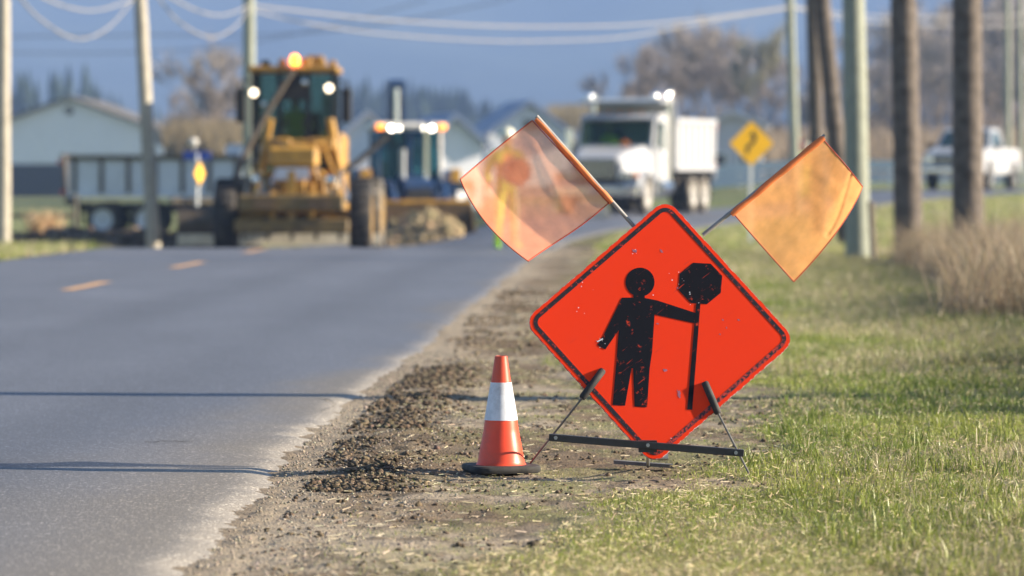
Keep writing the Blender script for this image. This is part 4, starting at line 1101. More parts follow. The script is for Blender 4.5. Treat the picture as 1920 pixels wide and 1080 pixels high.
def pickup(loc, rz, label):
    t = empty('pickup_truck', loc, rz); tag(t, label, 'pickup truck')
    mb = MB(); prof = [(.06, .52), (0, .75), (.02, 1.10), (.12, 1.20), (1.35, 1.34), (5.72, 1.32), (5.80, 1.25), (5.80, .60), (5.2, .55), (4.9, .50), (2.0, .46), (.6, .48)]
    mb.prism(prof, -.99, .99, 'X'); body = mb.build('body', m_twhite, t, bevel=.05)
    mb = MB(); mb.box(-.84, .84, 3.75, 5.68, 1.30, 1.335); mb.build('bed_liner', m_chassis, body)
    mb = MB(); vs = []
    for (y, hw, z) in ((1.30, .93, 1.30), (2.12, .78, 1.93), (2.5, .76, 1.97), (3.30, .76, 1.94), (3.66, .90, 1.30)):
        vs += [(-hw, y, z), (hw, y, z)]
    for (y, hw, z) in ((1.30, .93, 1.29), (3.66, .93, 1.29)): vs += [(-hw, y, z), (hw, y, z)]
    mb.add(vs, [(0, 1, 3, 2), (2, 3, 5, 4), (4, 5, 7, 6), (6, 7, 9, 8), (0, 2, 4, 6, 8, 12, 10), (1, 3, 5, 7, 9, 13, 11), (0, 10, 11, 1), (8, 9, 13, 12), (10, 12, 13, 11)])
    cab = mb.build('cab', m_twhite, t, bevel=.03)
    mb = MB(); mb.add([(-.80, 1.375, 1.40), (.80, 1.375, 1.40), (.68, 2.02, 1.885), (-.68, 2.02, 1.885), (-.80, 1.40, 1.36), (.80, 1.40, 1.36), (.68, 2.05, 1.84), (-.68, 2.05, 1.84)], [(0, 1, 2, 3), (7, 6, 5, 4), (0, 1, 5, 4), (1, 2, 6, 5), (2, 3, 7, 6), (3, 0, 4, 7)]); mb.build('windscreen', m_tglass, cab)
    for s in (-1, 1):
        mb = MB(); a = [(1.62, .905, 1.38), (2.22, .79, 1.86), (3.16, .785, 1.86), (3.42, .895, 1.38)]
        mb.add([(s * (hw + .012), y, z) for (y, hw, z) in a] + [(s * (hw - .03), y, z) for (y, hw, z) in a], [(0, 1, 2, 3), (7, 6, 5, 4), (0, 1, 5, 4), (1, 2, 6, 5), (2, 3, 7, 6), (3, 0, 4, 7)]); mb.build('side_window', m_tglass, cab)
        mb = MB(); mb.box(s * .99, s * 1.002, 1.5, 2.75, .62, 1.3); d_ = mb.build('door', m_twhite, body)
        mb = MB(); mb.box(s * 1.003, s * 1.03, 2.55, 2.68, 1.10, 1.14); mb.build('handle', m_chrome, d_)
        mb = MB(); mb.box(s * 1.04, s * 1.20, 1.55, 1.65, 1.28, 1.50, bev=.02); mb.build('mirror', m_chassis, cab)
        for yy in (1.0, 4.75):
            mb = MB(); mb.cyl((s * .80, yy, .46), (s * 1.004, yy, .46), .50, n=28); mb.build('wheel_arch', m_chassis, body)
            wheel(t, s * .90, yy, .41, .26, m_rimw, s, m_tyre)
        mb = MB(); mb.box(s * .78 - .15, s * .78 + .15, -.02, .05, .84, 1.06, bev=.02); mb.build('headlight', m_chrome, body)
        mb = MB(); mb.box(s * .92 - .06, s * .92 + .06, 5.78, 5.83, .8, 1.15); mb.build('tail_light', m_redl, body)
    mb = MB(); mb.box(-.62, .62, -.035, .03, .78, 1.09, bev=.02); g = mb.build('grille', m_chassis, body)
    for zz in (.85, .93, 1.01):
        mb = MB(); mb.box(-.58, .58, -.05, -.035, zz - .008, zz + .008); mb.build('grille_bar', m_chrome, g)
    mb = MB(); mb.box(-.98, .98, -.14, .03, .50, .72, bev=.05); mb.build('bumper', m_chrome, t)
    mb = MB(); mb.box(-.95, .95, 5.78, 5.95, .52, .68, bev=.04); mb.build('bumper', m_chrome, t)
    mb = MB(); mb.tube([(-.8, 3.8, 1.3), (-.74, 3.74, 1.98), (.74, 3.74, 1.98), (.8, 3.8, 1.3)], .035, 8); mb.tube([(-.76, 3.75, 1.7), (.76, 3.75, 1.7)], .025, 8); mb.build('headache_rack', m_twhite, t)
    mb = MB(); mb.lathe([(0, 0), (.08, 0), (.075, .10), (.03, .13), (0, .13)], n=14, c=(-.3, 2.6, 1.975)); mb.build('beacon', m_redl, t, smooth=True)
    return t
pp = at(1787, 352, 138)
pk = pickup((pp.x, 138, zt(pp.x, 138) + .05), R(-19), 'white pickup truck with a roof beacon, half hidden by the thick dark pole at right'); pk.scale = (1.07, 1.07, 1.07)
pp = at(622, 400, 104)
pickup((pp.x, 104, zt(pp.x, 104) + .02), R(-28), 'white pickup truck mostly hidden between the grader and the blue tractor')

# ------------------------------------------------------------------ motor grader
gp = at(551, 466, 67.0)
g0z = zt(gp.x, 67)
gr_ = empty('motor_grader', (gp.x, 67.0, g0z + .02), R(0.3)); tag(gr_, 'yellow motor grader with lit amber beacon working towards the camera', 'grader')
for s in (-1, 1):
    wheel(gr_, s * 1.13, 0, .655, .36, m_rimy, s, m_tyre, lugs=26)
    wheel(gr_, s * 1.12, 5.5, .66, .38, m_rimy, s, m_tyre_dusty, lugs=26)
    wheel(gr_, s * 1.12, 7.05, .66, .38, m_rimy, s, m_tyre_dusty, lugs=26)
    mb = MB(); mb.box(s * .78, s * .93, 5.2, 7.35, .5, .85, bev=.05); mb.build('tandem_case', m_yellow, gr_)
mb = MB(); mb.prism([(-.92, .60), (-.92, .78), (-.3, .98), (.3, .98), (.92, .78), (.92, .60), (.3, .72), (-.3, .72)], -.12, .12, 'Y'); mb.build('front_axle', m_yellow, gr_, bevel=.02)
mb = MB(); mb.tube([(-.9, .2, .62), (.9, .2, .62)], .03, 8); mb.tube([(-.8, -.05, .9), (-.25, -.05, 1.15)], .04, 8); mb.build('steering_cylinder', m_steel, gr_, smooth=True)
# main gooseneck frame
mb = MB(); top = [(-.35, 1.42), (.4, 1.50), (1.3, 1.75), (2.4, 2.0), (3.4, 1.95), (3.6, 1.55)]; bot = [(3.6, 1.15), (3.1, 1.5), (2.4, 1.68), (1.3, 1.45), (.4, 1.05), (-.35, .98)]
mb.prism(top + bot, -.17, .17, 'X'); mb.build('main_frame', m_yellow, gr_, bevel=.03)
mb = MB(); mb.box(-.42, .42, -.42, .35, 1.50, 1.86, bev=.06); nose = mb.build('nose_housing', m_yellow, gr_)
mb = MB(); mb.box(-.28, .28, -.45, -.42, 1.30, 1.50); mb.build('number_board', m_tshade, nose)
for s in (-1, 1): lamp(gr_, s * .62, -.35, 1.30, .08, m_chrome, 'headlight')
for s in (-1, 1):
    mb = MB(); mb.tube([(s * .42, -.3, 1.45), (s * .62, -.3, 1.30), (s * .70, -.1, 1.0)], .035, 8); mb.build('lamp_bracket', m_yellow, gr_, smooth=True)
# front scarifier and push block
mb = MB(); mb.box(-.88, .88, -.92, -.70, .78, 1.06, bev=.03); pb = mb.build('push_block', m_yellowd, gr_)
for s in (-1, 1):
    mb = MB(); mb.box(s * .45 - .17, s * .45 + .17, -.945, -.92, .82, 1.0); mb.build('inset_panel', m_brown, pb)
mb = MB(); mb.box(-.95, .95, -.80, -.55, .42, .66, bev=.03); sc_ = mb.build('scarifier_beam', m_yellowd, gr_)
for k in range(5):
    x = -.80 + k * .40; mb = MB(); mb.prism([(-.74, .62), (-.62, .62), (-.64, .36), (-.74, .30), (-.76, .4)], x - .03, x + .03, 'X'); mb.build('shank', m_steelb, sc_)
mb = MB()
for s in (-1, 1): mb.prism([(-.8, .55), (-.7, 1.02), (.1, 1.25), (.1, 1.0)], s * .32 - .04, s * .32 + .04, 'X')
mb.box(-.06, .06, -.78, -.66, .6, 1.45); mb.build('linkage', m_yellow, gr_)
# circle, drawbar, mouldboard
mb = MB(); mb.lathe([(.62, .78), (.82, .78), (.82, .90), (.62, .90)], n=32, c=(0, 2.5, 0), closed=True); mb.build('circle', m_yellow, gr_)
mb = MB(); mb.prism([(-.1, .3), (.1, .3), (.72, 2.3), (.72, 2.9), (-.72, 2.9), (-.72, 2.3)], .91, 1.06, 'Z'); mb.build('drawbar', m_yellow, gr_, bevel=.02)
mbp = [(2.42 - .26 * math.cos(a) + .26, .52 + .34 * math.sin(a)) for a in [(-1.2 + 2.4 * i / 9) for i in range(10)]]
yw = Matrix.Translation((0, 2.5, 0)) @ Matrix.Rotation(R(7), 4, 'Z') @ Matrix.Translation((0, -2.5, 0))
mb = MB(); pf_ = [(y, z) for y, z in mbp] + [(y + .03, z) for y, z in mbp[::-1]]
mb.prism(pf_, -2.15, 1.35, 'X', M=yw); bl = mb.build('mouldboard', m_steelb, gr_)
mb = MB(); mb.box(-2.15, 1.35, 2.36, 2.40, .16, .36, M=yw); mb.build('cutting_edge', m_blade, bl)
for s in (-1, 1):
    mb = MB(); mb.tube([(s * .52, 2.2, 2.35), (s * .68, 2.3, 1.45)], .075, 10); cy = mb.build('lift_cylinder', m_yellow, gr_, smooth=True)
    mb = MB(); mb.tube([(s * .68, 2.3, 1.45), (s * .80, 2.4, .92)], .035, 8); mb.build('piston_rod', m_chrome, cy, smooth=True)
    mb = MB(); mb.box(min(s * .15, s * .60), max(s * .15, s * .60), 2.1, 2.35, 1.80, 2.02, bev=.03); mb.build('cylinder_bracket', m_yellow, gr_)
    mb = MB(); mb.tube([(s * .25, 1.6, 1.9), (s * .42, 1.7, 1.95), (s * .50, 1.8, 1.65), (s * .62, 2.0, 1.35), (s * .5, 2.1, 1.0)], .032, 8); mb.build('hose', m_rubber if s < 0 else m_yellow, gr_, smooth=True)
    mb = MB(); mb.tube([(s * .30, 1.2, 1.55), (s * .45, 1.0, 1.15), (s * .85, .5, .95)], .03, 8); mb.build('hose', m_chrome, gr_, smooth=True)
mb = MB(); mb.box(.55, .72, .4, .9, 1.05, 1.35, bev=.03); mb.build('hydraulic_reservoir', m_chrome, gr_)
for s in (-1, 1):
    mb = MB(); mb.box(s * .46 - .05, s * .46 + .05, .3, .45, 1.05, 1.42, bev=.02); mb.build('hose_guard', m_yellow, gr_)
# cab
mb = MB(); mb.box(-.72, .72, 3.5, 5.0, 1.30, 1.46); fl = mb.build('cab_floor', m_yellow, gr_)
mb = MB(); mb.box(-.80, .80, 3.38, 5.1, 3.18, 3.30, bev=.04); rf = mb.build('cab_roof', m_yellow, gr_)
for k, (x, y, w_, h_) in enumerate(((-.5, 3.5, .16, .10), (-.2, 3.45, .14, .12), (.22, 3.45, .18, .14), (.48, 3.5, .16, .12), (.68, 3.6, .12, .10), (.35, 4.1, .3, .2))):
    mb = MB(); mb.box(x - w_ / 2, x + w_ / 2, y, y + .2, 3.301, 3.30 + h_, bev=.02); mb.build('roof_box', m_yellow if k != 0 else m_chassis, rf)
for (x, y) in ((-.70, 3.52), (.70, 3.52), (-.70, 4.95), (.70, 4.95), (-.25, 3.5), (.25, 3.5)):
    mb = MB(); mb.box(x - .045, x + .045, y - .04, y + .04, 1.461, 3.18); mb.build('cab_post', m_chassis, gr_)
for (x0, x1, m_) in ((-.652, -.298, m_tglass), (-.202, .202, m_tglass), (.298, .652, m_bglass)):
    mb = MB(); mb.box(x0, x1, 3.50, 3.515, 1.50, 3.15); mb.build('cab_glass', m_clear, gr_)
for s in (-1, 1):
    mb = MB(); mb.box(s * .70 - .006, s * .70 + .006, 3.57, 4.90, 1.50, 3.15); mb.build('cab_glass', m_bglass, gr_)
    lamp(gr_, s * .66 - .03, 3.30, 2.86 + .04 * s, .075, m_lampw, 'work_lamp')
    mb = MB(); mb.tube([(s * .76, 3.5, 3.05), (s * .95, 3.45, 3.0), (s * .95, 3.45, 2.4)], .02, 8); mb.box(s * .93 - .09, s * .93 + .09, 3.40, 3.46, 2.3, 2.9, bev=.02); mb.build('mirror', m_chassis, gr_)
lamp(gr_, .20, 3.32, 3.0, .06, m_chrome, 'work_lamp'); lamp(gr_, -.52, 3.32, 2.62, .05, m_chrome, 'work_lamp')
mb = MB(); mb.box(-.65, .65, 4.97, 4.99, 1.47, 3.17); mb.build('rear_window', m_clear, gr_)
mb = MB(); mb.lathe([(0, 0), (.08, 0), (.08, .03), (.07, .04), (.07, .13), (.04, .16), (0, .17)], n=20, c=(.02, 3.45, 3.32)); b_ = mb.build('beacon', m_beacon, gr_, smooth=True)
mb = MB(); mb.tube([(.0, 3.36, 3.22), (-.35, 3.2, 2.65), (-.75, 3.0, 1.9), (-1.0, 2.7, 1.3)], .055, 8); mb.build('grab_rail', m_steelb, gr_, smooth=True)
mb = MB(); mb.prism([(-.10, 3.17), (.14, 3.17), (.34, 2.7), (-.24, 2.7)], 3.42, 3.49, 'Y'); mb.build('wiper_cowl', m_chassis, gr_)
mb = MB(); mb.tube([(.55, 3.2, 1.35), (.95, 3.4, 1.6), (1.48, 3.6, 2.08)], .055, 8); mb.build('wing_arm', m_chassis, gr_, smooth=True)
mb = MB(); mb.box(-.62, .62, 5.02, 8.3, 1.0, 2.15, bev=.08); eh = mb.build('engine_housing', m_yellow, gr_)
mb = MB(); mb.tube([(.3, 5.8, 2.1), (.3, 5.8, 2.75), (.3, 6.0, 2.85)], .06, 10); mb.build('exhaust', m_chassis, eh, smooth=True)
mb = MB(); mb.box(-.35, .35, 4.9, 8.2, .60, 1.0); mb.build('rear_frame', m_chassis, gr_)
mb = MB()
for s in (-1, 1): mb.tube([(s * .12 - .88, 3.4, .7), (s * .12 - .88, 3.4, 1.9)], .02, 6)
for k in range(4): mb.tube([(-1.0, 3.4, .78 + k * .28), (-.76, 3.4, .78 + k * .28)], .018, 6)
mb.build('ladder', m_steel, gr_)
for _o in list(gr_.children):
    if _o.name.split('.')[0] in ('cab_floor', 'cab_roof', 'cab_post', 'cab_glass', 'work_lamp', 'mirror', 'rear_window', 'beacon', 'grab_rail', 'wiper_cowl'): _o.location.x -= .17
# operator seat
mb = MB(); mb.box(-.25, .25, 4.2, 4.6, 1.461, 1.85, bev=.04); mb.box(-.25, .25, 4.6, 4.72, 1.7, 2.5, bev=.04); mb.build('seat', m_chassis, gr_)

# ------------------------------------------------------------------ loader tractor
tp_ = at(790, 440, 93)
tr_ = empty('loader_tractor', (tp_.x, 93, zt(tp_.x, 93) + .02), R(9)); tag(tr_, 'navy blue loader tractor with glowing roof lights pushing a bank of dirt', 'tractor')
for s in (-1, 1):
    wheel(tr_, s * .98, 3.2, .78, .44, m_rimw, s, m_tyre_dusty, lugs=20)
    wheel(tr_, s * .86, 1.0, .50, .30, m_rimw, s, m_tyre_dusty, lugs=16)
    mb = MB(); mb.tube([(s * .58, 1.9, 1.45), (s * .60, .6, 1.35), (s * .62, -.3, .62)], .085, 8); mb.build('loader_arm', m_navy, tr_)
    mb = MB(); mb.tube([(s * .60, 1.4, .95), (s * .60, .3, 1.15)], .045, 8); mb.build('lift_cylinder', m_chrome, tr_, smooth=True)
    mb = MB(); mb.prism([(2.5, .9), (2.45, 1.5), (2.9, 1.72), (3.6, 1.70), (4.0, 1.4), (3.95, 1.3), (3.5, 1.6), (2.9, 1.6)], s * .78, s * 1.2, 'X'); mb.build('fender', m_navy, tr_)
mb = MB(); mb.prism([(.35, .85), (.30, 1.30), (.5, 1.48), (1.95, 1.62), (1.95, .85)], -.38, .38, 'X'); hd = mb.build('hood', m_navy, tr_, bevel=.05)
mb = MB(); mb.box(-.30, .30, .27, .315, .92, 1.26); mb.build('grille', m_chassis, hd)
mb = MB(); mb.box(-.3, .3, .5, 3.9, .5, .86); mb.build('chassis', m_chassis, tr_)
mb = MB(); mb.box(-.74, .74, 1.98, 3.6, .95, 1.20, bev=.04); mb.build('cab_base', m_navy, tr_)
for (x, y) in ((-.74, 2.02), (.74, 2.02), (-.74, 3.55), (.74, 3.55)):
    mb = MB(); mb.tube([(x, y, 1.2), (x * .98, y + (.06 if y < 3 else 0), 2.66)], .05, 8); mb.build('cab_post', m_navy if x < 0 else m_rimw, tr_)
mb = MB(); mb.box(-.045, .045, 1.96, 2.03, 1.2, 2.66); mb.build('centre_post', m_navy, tr_)
for (x0, x1) in ((-.69, -.05), (.05, .69)):
    mb = MB(); mb.box(x0, x1, 2.0, 2.014, 1.22, 2.64); mb.build('windscreen', m_clear2, tr_)
for s in (-1, 1):
    mb = MB(); mb.box(s * .73 - .006, s * .73 + .006, 2.07, 3.5, 1.22, 2.64); mb.build('side_window', m_clear2, tr_)
mb = MB(); mb.box(-.69, .69, 3.54, 3.56, 1.22, 2.64); mb.build('rear_window', m_clear2, tr_)
mb = MB(); mb.box(-.86, .86, 1.82, 3.75, 2.67, 2.84, bev=.05); rf = mb.build('cab_roof', m_rimw, tr_)
for x, r_ in ((-.48, .075), (-.30, .045), (.30, .045), (.48, .075)): lamp(rf, x, 1.76, 2.70, r_, m_lamps, 'roof_lamp')
for s in (-1, 1):
    mb = MB(); mb.box(s * .74 - .09, s * .74 + .09, 1.72, 1.84, 2.66, 2.80, bev=.03); mb.build('amber_lamp', m_lampa, rf)
    mb = MB(); mb.box(s * 1.08 - .13, s * 1.08 + .13, 1.9, 1.94, 1.42, 1.74, bev=.02); mb.tube([(s * .8, 1.92, 1.5), (s * 1.0, 1.92, 1.55)], .02, 6); mb.build('marker_board', m_yellow, tr_)
mb = MB(); mb.tube([(.28, 1.2, 1.5), (.28, 1.2, 2.75), (.30, 1.1, 2.85)], .055, 10); mb.build('exhaust', m_chrome, tr_, smooth=True)
mb = MB(); mb.tube([(-.28, 1.2, 1.5), (-.28, 1.2, 2.2)], .07, 10); mb.build('air_intake', m_steel, tr_, smooth=True)
mb = MB(); mb.prism([(-.95, .12), (-.38, .10), (-.30, .5), (-.42, .92), (-.50, .92), (-.40, .5), (-.46, .2), (-.95, .16)], -1.12, 1.12, 'X')
for s in (-1, 1): mb.prism([(-.95, .12), (-.38, .10), (-.30, .5), (-.42, .92), (-.70, .60)], s * 1.12, s * 1.15, 'X')
mb.build('bucket', m_brown, tr_)
mb = MB(); mb.box(-1.12, 1.12, -.52, -.30, .921, 1.02, bev=.02); mb.build('bucket_lip', m_yellow, tr_)
mb = MB(); mb.box(-.25, .25, 2.7, 3.1, 1.2, 1.6, bev=.05); mb.box(-.25, .25, 3.1, 3.22, 1.5, 2.15, bev=.05); mb.build('seat', m_chassis, tr_)
mb = MB(); mb.tube([(0, 2.15, 1.2), (0, 2.4, 1.6)], .04, 8); mb.lathe([(.17, 1.6), (.19, 1.61), (.19, 1.63), (.17, 1.63)], n=18, c=(0, 2.45, 0), closed=True); mb.build('steering_wheel', m_chassis, tr_)
# backhoe folded upright behind the cab
mb = MB(); mb.prism([(4.1, .7), (4.45, .7), (4.75, 2.6), (4.55, 3.85), (4.38, 3.85), (4.5, 2.6)], -.20, -.10, 'X'); mb.prism([(4.1, .7), (4.45, .7), (4.75, 2.6), (4.55, 3.85), (4.38, 3.85), (4.5, 2.6)], .10, .20, 'X'); mb.cyl((-.2, 4.46, 3.80), (.2, 4.46, 3.80), .12, n=14); bm_ = mb.build('backhoe_boom', m_navy, tr_)
mb = MB(); mb.tube([(0, 4.4, 2.4), (0, 4.42, 3.7)], .06, 10); mb.build('boom_cylinder', m_chrome, bm_, smooth=True)
mb = MB(); mb.box(-.5, .5, 3.92, 4.3, .4, .95, bev=.04); mb.build('swing_frame', m_navy, tr_)
mb = MB(); mb.prism([(4.55, 3.6), (4.75, 3.5), (5.2, 1.9), (5.05, 1.85)], -.09, .09, 'X'); mb.prism([(5.0, 1.95), (5.25, 1.9), (5.5, 1.3), (5.1, 1.0), (4.8, 1.35)], -.3, .3, 'X'); mb.build('dipper_and_bucket', m_steelb, tr_)

# ------------------------------------------------------------------ people
SK = (0.45, 0.27, 0.19)
def person(loc, rz, joints, edges, radii, cols, label, scale=1.0, extras=None):
    root = empty('person', loc, rz); tag(root, label, 'person')
    names = list(joints); me = bpy.data.meshes.new('body')
    me.from_pydata([joints[k] for k in names], [(names.index(a), names.index(b)) for a, b in edges], [])
    ob = bpy.data.objects.new('body_rig', me); COL.objects.link(ob)
    md = ob.modifiers.new('skin', 'SKIN'); md.use_smooth_shade = True
    sv = me.skin_vertices[0].data
    for i, k in enumerate(names):
        r = radii[k]; sv[i].radius = r if isinstance(r, tuple) else (r, r); sv[i].use_root = (k == 'pelvis')
    ss = ob.modifiers.new('sub', 'SUBSURF'); ss.levels = 2; ss.render_levels = 2
    dg = bpy.context.evaluated_depsgraph_get(); dg.update()
    nm = bpy.data.meshes.new_from_object(ob.evaluated_get(dg)); bpy.data.objects.remove(ob)
    co = np.empty(len(nm.vertices) * 3); nm.vertices.foreach_get('co', co); co = co.reshape(-1, 3)
    best = np.full(len(co), 1e9); colr = np.ones((len(co), 4), np.float32)
    for a, b in edges:
        pa, pb = np.array(joints[a]), np.array(joints[b]); d = pb - pa; t = np.clip(((co - pa) @ d) / (d @ d + 1e-9), 0, 1)
        dist = np.linalg.norm(co - pa - t[:, None] * d, axis=1) - .5 * (np.max(radii[a]) + np.max(radii[b]))
        w = dist < best; best[w] = dist[w]; colr[w, :3] = cols.get((a, b), (0.5, .7, .06))
    ca_ = nm.color_attributes.new('Col', 'FLOAT_COLOR', 'POINT'); ca_.data.foreach_set('color', colr.ravel())
    nm.materials.clear(); nm.materials.append(mat('work_clothing', rough=.8, var=.12, scale=9, attr='Col', spec=.2)); nm.name = 'body'
    nm.polygons.foreach_set('use_smooth', [True] * len(nm.polygons))
    body = bpy.data.objects.new('body', nm); COL.objects.link(body); body.parent = root
    h = Vector(joints['head'])
    mb = MB(); mb.lathe([(.155, .02), (.13, .035), (.125, .08), (.10, .13), (.05, .165), (0, .172)], n=18, c=(h.x, h.y - .01, h.z + .015)); mb.build('hard_hat', mat('pale_hard_hat', (.68, .68, .55), rough=.4), root, smooth=True)
    mb = MB()
    for s in (-1, 1): mb.lathe([(0, -.012), (.012, -.006), (.014, 0), (0, .004)], 'Y', 8, (h.x + s * .034, h.y - .098, h.z + .01))
    mb.build('eye', m_chassis, root, smooth=True)
    mb = MB(); mb.add([(h.x - .012, h.y - .095, h.z + .005), (h.x + .012, h.y - .095, h.z + .005), (h.x + .016, h.y - .10, h.z - .035), (h.x - .016, h.y - .10, h.z - .035), (h.x, h.y - .125, h.z - .03)], [(0, 1, 4), (1, 2, 4), (2, 3, 4), (3, 0, 4)]); mb.build('nose', mat('skin_tone', SK, rough=.6), root)
    return root
LIME = (0.66, 0.80, 0.07); RED = (0.62, 0.20, 0.05); BOOT = (0.35, 0.72, 0.05); DARK = (0.03, .03, .035)
def worker(loc, rz, label, hand_r, hand_l, el_r, el_l, legs=True, trousers=LIME, boots=BOOT):
    J = {'pelvis': (0, 0, .95), 'waist': (0, 0, 1.10), 'chest': (0, -.01, 1.32), 'neck': (0, 0, 1.50), 'chin': (0, -.015, 1.57), 'head': (0, -.02, 1.66), 'crown': (0, -.005, 1.74)}
    Rr = {'pelvis': (.165, .12), 'waist': (.155, .115), 'chest': (.18, .125), 'neck': (.062, .062), 'chin': (.068, .078), 'head': (.082, .098), 'crown': (.062, .075)}
    E = [('pelvis', 'waist'), ('waist', 'chest'), ('chest', 'neck'), ('neck', 'chin'), ('chin', 'head'), ('head', 'crown')]
    Cc = {('pelvis', 'waist'): LIME, ('waist', 'chest'): RED, ('chest', 'neck'): LIME, ('neck', 'chin'): SK, ('chin', 'head'): SK, ('head', 'crown'): SK}
    def add(k, p, r, par, c): J[k] = p; Rr[k] = r; E.append((par, k)); Cc[(par, k)] = c
    for s, hand, el in ((-1, hand_r, el_r), (1, hand_l, el_l)):
        n = 'r' if s < 0 else 'l'
        add('sh' + n, (s * .19, 0, 1.42), .078, 'chest', LIME); add('el' + n, el, .056, 'sh' + n, LIME)
        wr = tuple(np.array(hand) * .9 + np.array(el) * .1); add('wr' + n, wr, .038, 'el' + n, LIME)
        d = Vector(hand) - Vector(el); d.normalize(); sd_ = d.cross(Vector((0, 1, 0.2))).normalized()
        add('pa' + n, tuple(Vector(wr) + d * .07), (.040, .022), 'wr' + n, SK)
        for q, (o, L_) in enumerate(((-.03, .065), (-.01, .078), (.01, .075), (.03, .058))):
            b0 = Vector(J['pa' + n]) + sd_ * o + d * .03; add('f%s%d' % (n, q), tuple(b0), .0095, 'pa' + n, SK)
            m1 = b0 + d * L_ * .5 + Vector((0, -.015, 0)); add('g%s%d' % (n, q), tuple(m1), .009, 'f%s%d' % (n, q), SK)
            m2 = m1 + Vector((0, -.03, -.012)); add('h%s%d' % (n, q), tuple(m2), .0075, 'g%s%d' % (n, q), SK)
        th = Vector(wr) + sd_ * .045 * (-s) + d * .035 + Vector((0, -.02, 0)); add('th' + n, tuple(th), .012, 'wr' + n, SK)
        add('ti' + n, tuple(th + d * .04 + Vector((0, -.02, 0))), .009, 'th' + n, SK)
        add('hip' + n, (s * .10, 0, .88), .10, 'pelvis', trousers); add('kn' + n, (s * .125, -.02, .50), .068, 'hip' + n, trousers)
        add('an' + n, (s * .14, .01, .10), .052, 'kn' + n, trousers); add('heel' + n, (s * .145, .03, .05), .048, 'an' + n, boots); add('toe' + n, (s * .165, -.17, .04), (.045, .036), 'heel' + n, boots)
    r = person(loc, rz, J, E, Rr, Cc, label)
    return r
fp = at(950, 464, 61)
wk = worker((fp.x, 61, road_z(fp.x, 61)), R(12), 'flagger in lime and red work gear and bright green boots seen through the left flag', (-.30, -.12, .98), (.22, -.30, 1.20), (-.30, .04, 1.16), (.34, -.06, 1.17))
def driver(loc, rz, label):
    J = {'pelvis': (0, .1, 0), 'waist': (0, .1, .16), 'chest': (0, .08, .38), 'neck': (0, .06, .56), 'chin': (0, .04, .63), 'head': (0, .03, .72), 'crown': (0, .04, .79)}
    Rr = {'pelvis': (.165, .13), 'waist': (.155, .115), 'chest': (.18, .125), 'neck': (.062, .062), 'chin': (.068, .078), 'head': (.082, .098), 'crown': (.062, .075)}
    E = [('pelvis', 'waist'), ('waist', 'chest'), ('chest', 'neck'), ('neck', 'chin'), ('chin', 'head'), ('head', 'crown')]; Cc = {e: (LIME if i < 3 else SK) for i, e in enumerate(E)}
    def add(k, p, r, par, c): J[k] = p; Rr[k] = r; E.append((par, k)); Cc[(par, k)] = c
    for s in (-1, 1):
        n = 'r' if s < 0 else 'l'
        add('sh' + n, (s * .19, .07, .48), .078, 'chest', LIME); add('el' + n, (s * .26, -.08, .24), .056, 'sh' + n, LIME); add('wr' + n, (s * .17, -.34, .36), .036, 'el' + n, LIME)
        add('pa' + n, (s * .16, -.41, .38), (.04, .022), 'wr' + n, SK)
        for q in range(4): add('f%s%d' % (n, q), (s * (.19 - .02 * q), -.46, .39), .0095, 'pa' + n, SK); add('g%s%d' % (n, q), (s * (.19 - .02 * q), -.49, .36), .008, 'f%s%d' % (n, q), SK)
        add('th' + n, (s * .11, -.40, .37), .011, 'wr' + n, SK)
        add('hip' + n, (s * .10, .02, -.02), .10, 'pelvis', DARK); add('kn' + n, (s * .14, -.42, .04), .07, 'hip' + n, DARK); add('an' + n, (s * .14, -.55, -.28), .05, 'kn' + n, DARK); add('toe' + n, (s * .15, -.68, -.30), .04, 'an' + n, DARK)
    return person(loc, rz, J, E, Rr, Cc, label)
_M = Matrix.Translation(truck1.location) @ Matrix.Rotation(R(-17), 4, 'Z'); _l = _M @ Vector((-.47, 3.12, 1.62))
driver(_l, R(-17), 'driver in lime vest at the wheel of the white dump truck')
_M = Matrix.Translation(gr_.location) @ Matrix.Rotation(R(0.3), 4, 'Z')
driver(_M @ Vector((-.17, 4.25, 1.95)), R(0.3), 'operator in lime vest seated in the grader cab')
m_pred = mat('red_paddle_face', (0.62, 0.05, 0.045), rough=.5)
def paddle(x, y, z0, zc, r, label):
    root = empty('stop_paddle', (x, y, z0)); tag(root, label, 'traffic paddle', 'hand-held stop paddles')
    mb = MB(); oc = [(r * math.cos(a), zc - z0 + r * math.sin(a)) for a in [math.pi / 8 + math.pi / 4 * i for i in range(8)]]; mb.prism(oc, -.008, .008, 'Y'); f = mb.build('face', m_pred, root)
    ri = r * .90; oi = [(ri * math.cos(a), zc - z0 + ri * math.sin(a)) for a in [math.pi / 8 + math.pi / 4 * i for i in range(8)]]
    oo = [(r * .96 * math.cos(a), zc - z0 + r * .96 * math.sin(a)) for a in [math.pi / 8 + math.pi / 4 * i for i in range(8)]]
    mb = MB(); mb.add([(a, -.0105, b) for a, b in oo] + [(a, -.0105, b) for a, b in oi], [(i, (i + 1) % 8, 8 + (i + 1) % 8, 8 + i) for i in range(8)]); mb.build('white_border', m_rimw, f)
    mb = MB(); mb.cyl((0, .012, 0), (0, .012, zc - z0), .014, n=8); mb.build('pole', m_rimw, root); return root
pdl = at(969, 322, 60.62); paddle(pdl.x, 60.62, road_z(pdl.x, 60.62), pdl.z, .235, 'red stop paddle held by the flagger seen through the left flag')
def word(txt, x, y, z, size, m, parent):
    cu = bpy.data.curves.new('word', 'FONT'); cu.body = txt; cu.size = size; cu.align_x = 'CENTER'; cu.align_y = 'CENTER'; cu.extrude = .002
    o = bpy.data.objects.new('lettering', cu); COL.objects.link(o); o.data.materials.append(m)
    o.location = (x, y, z); o.rotation_euler = (R(90), 0, 0); o.parent = parent; return o
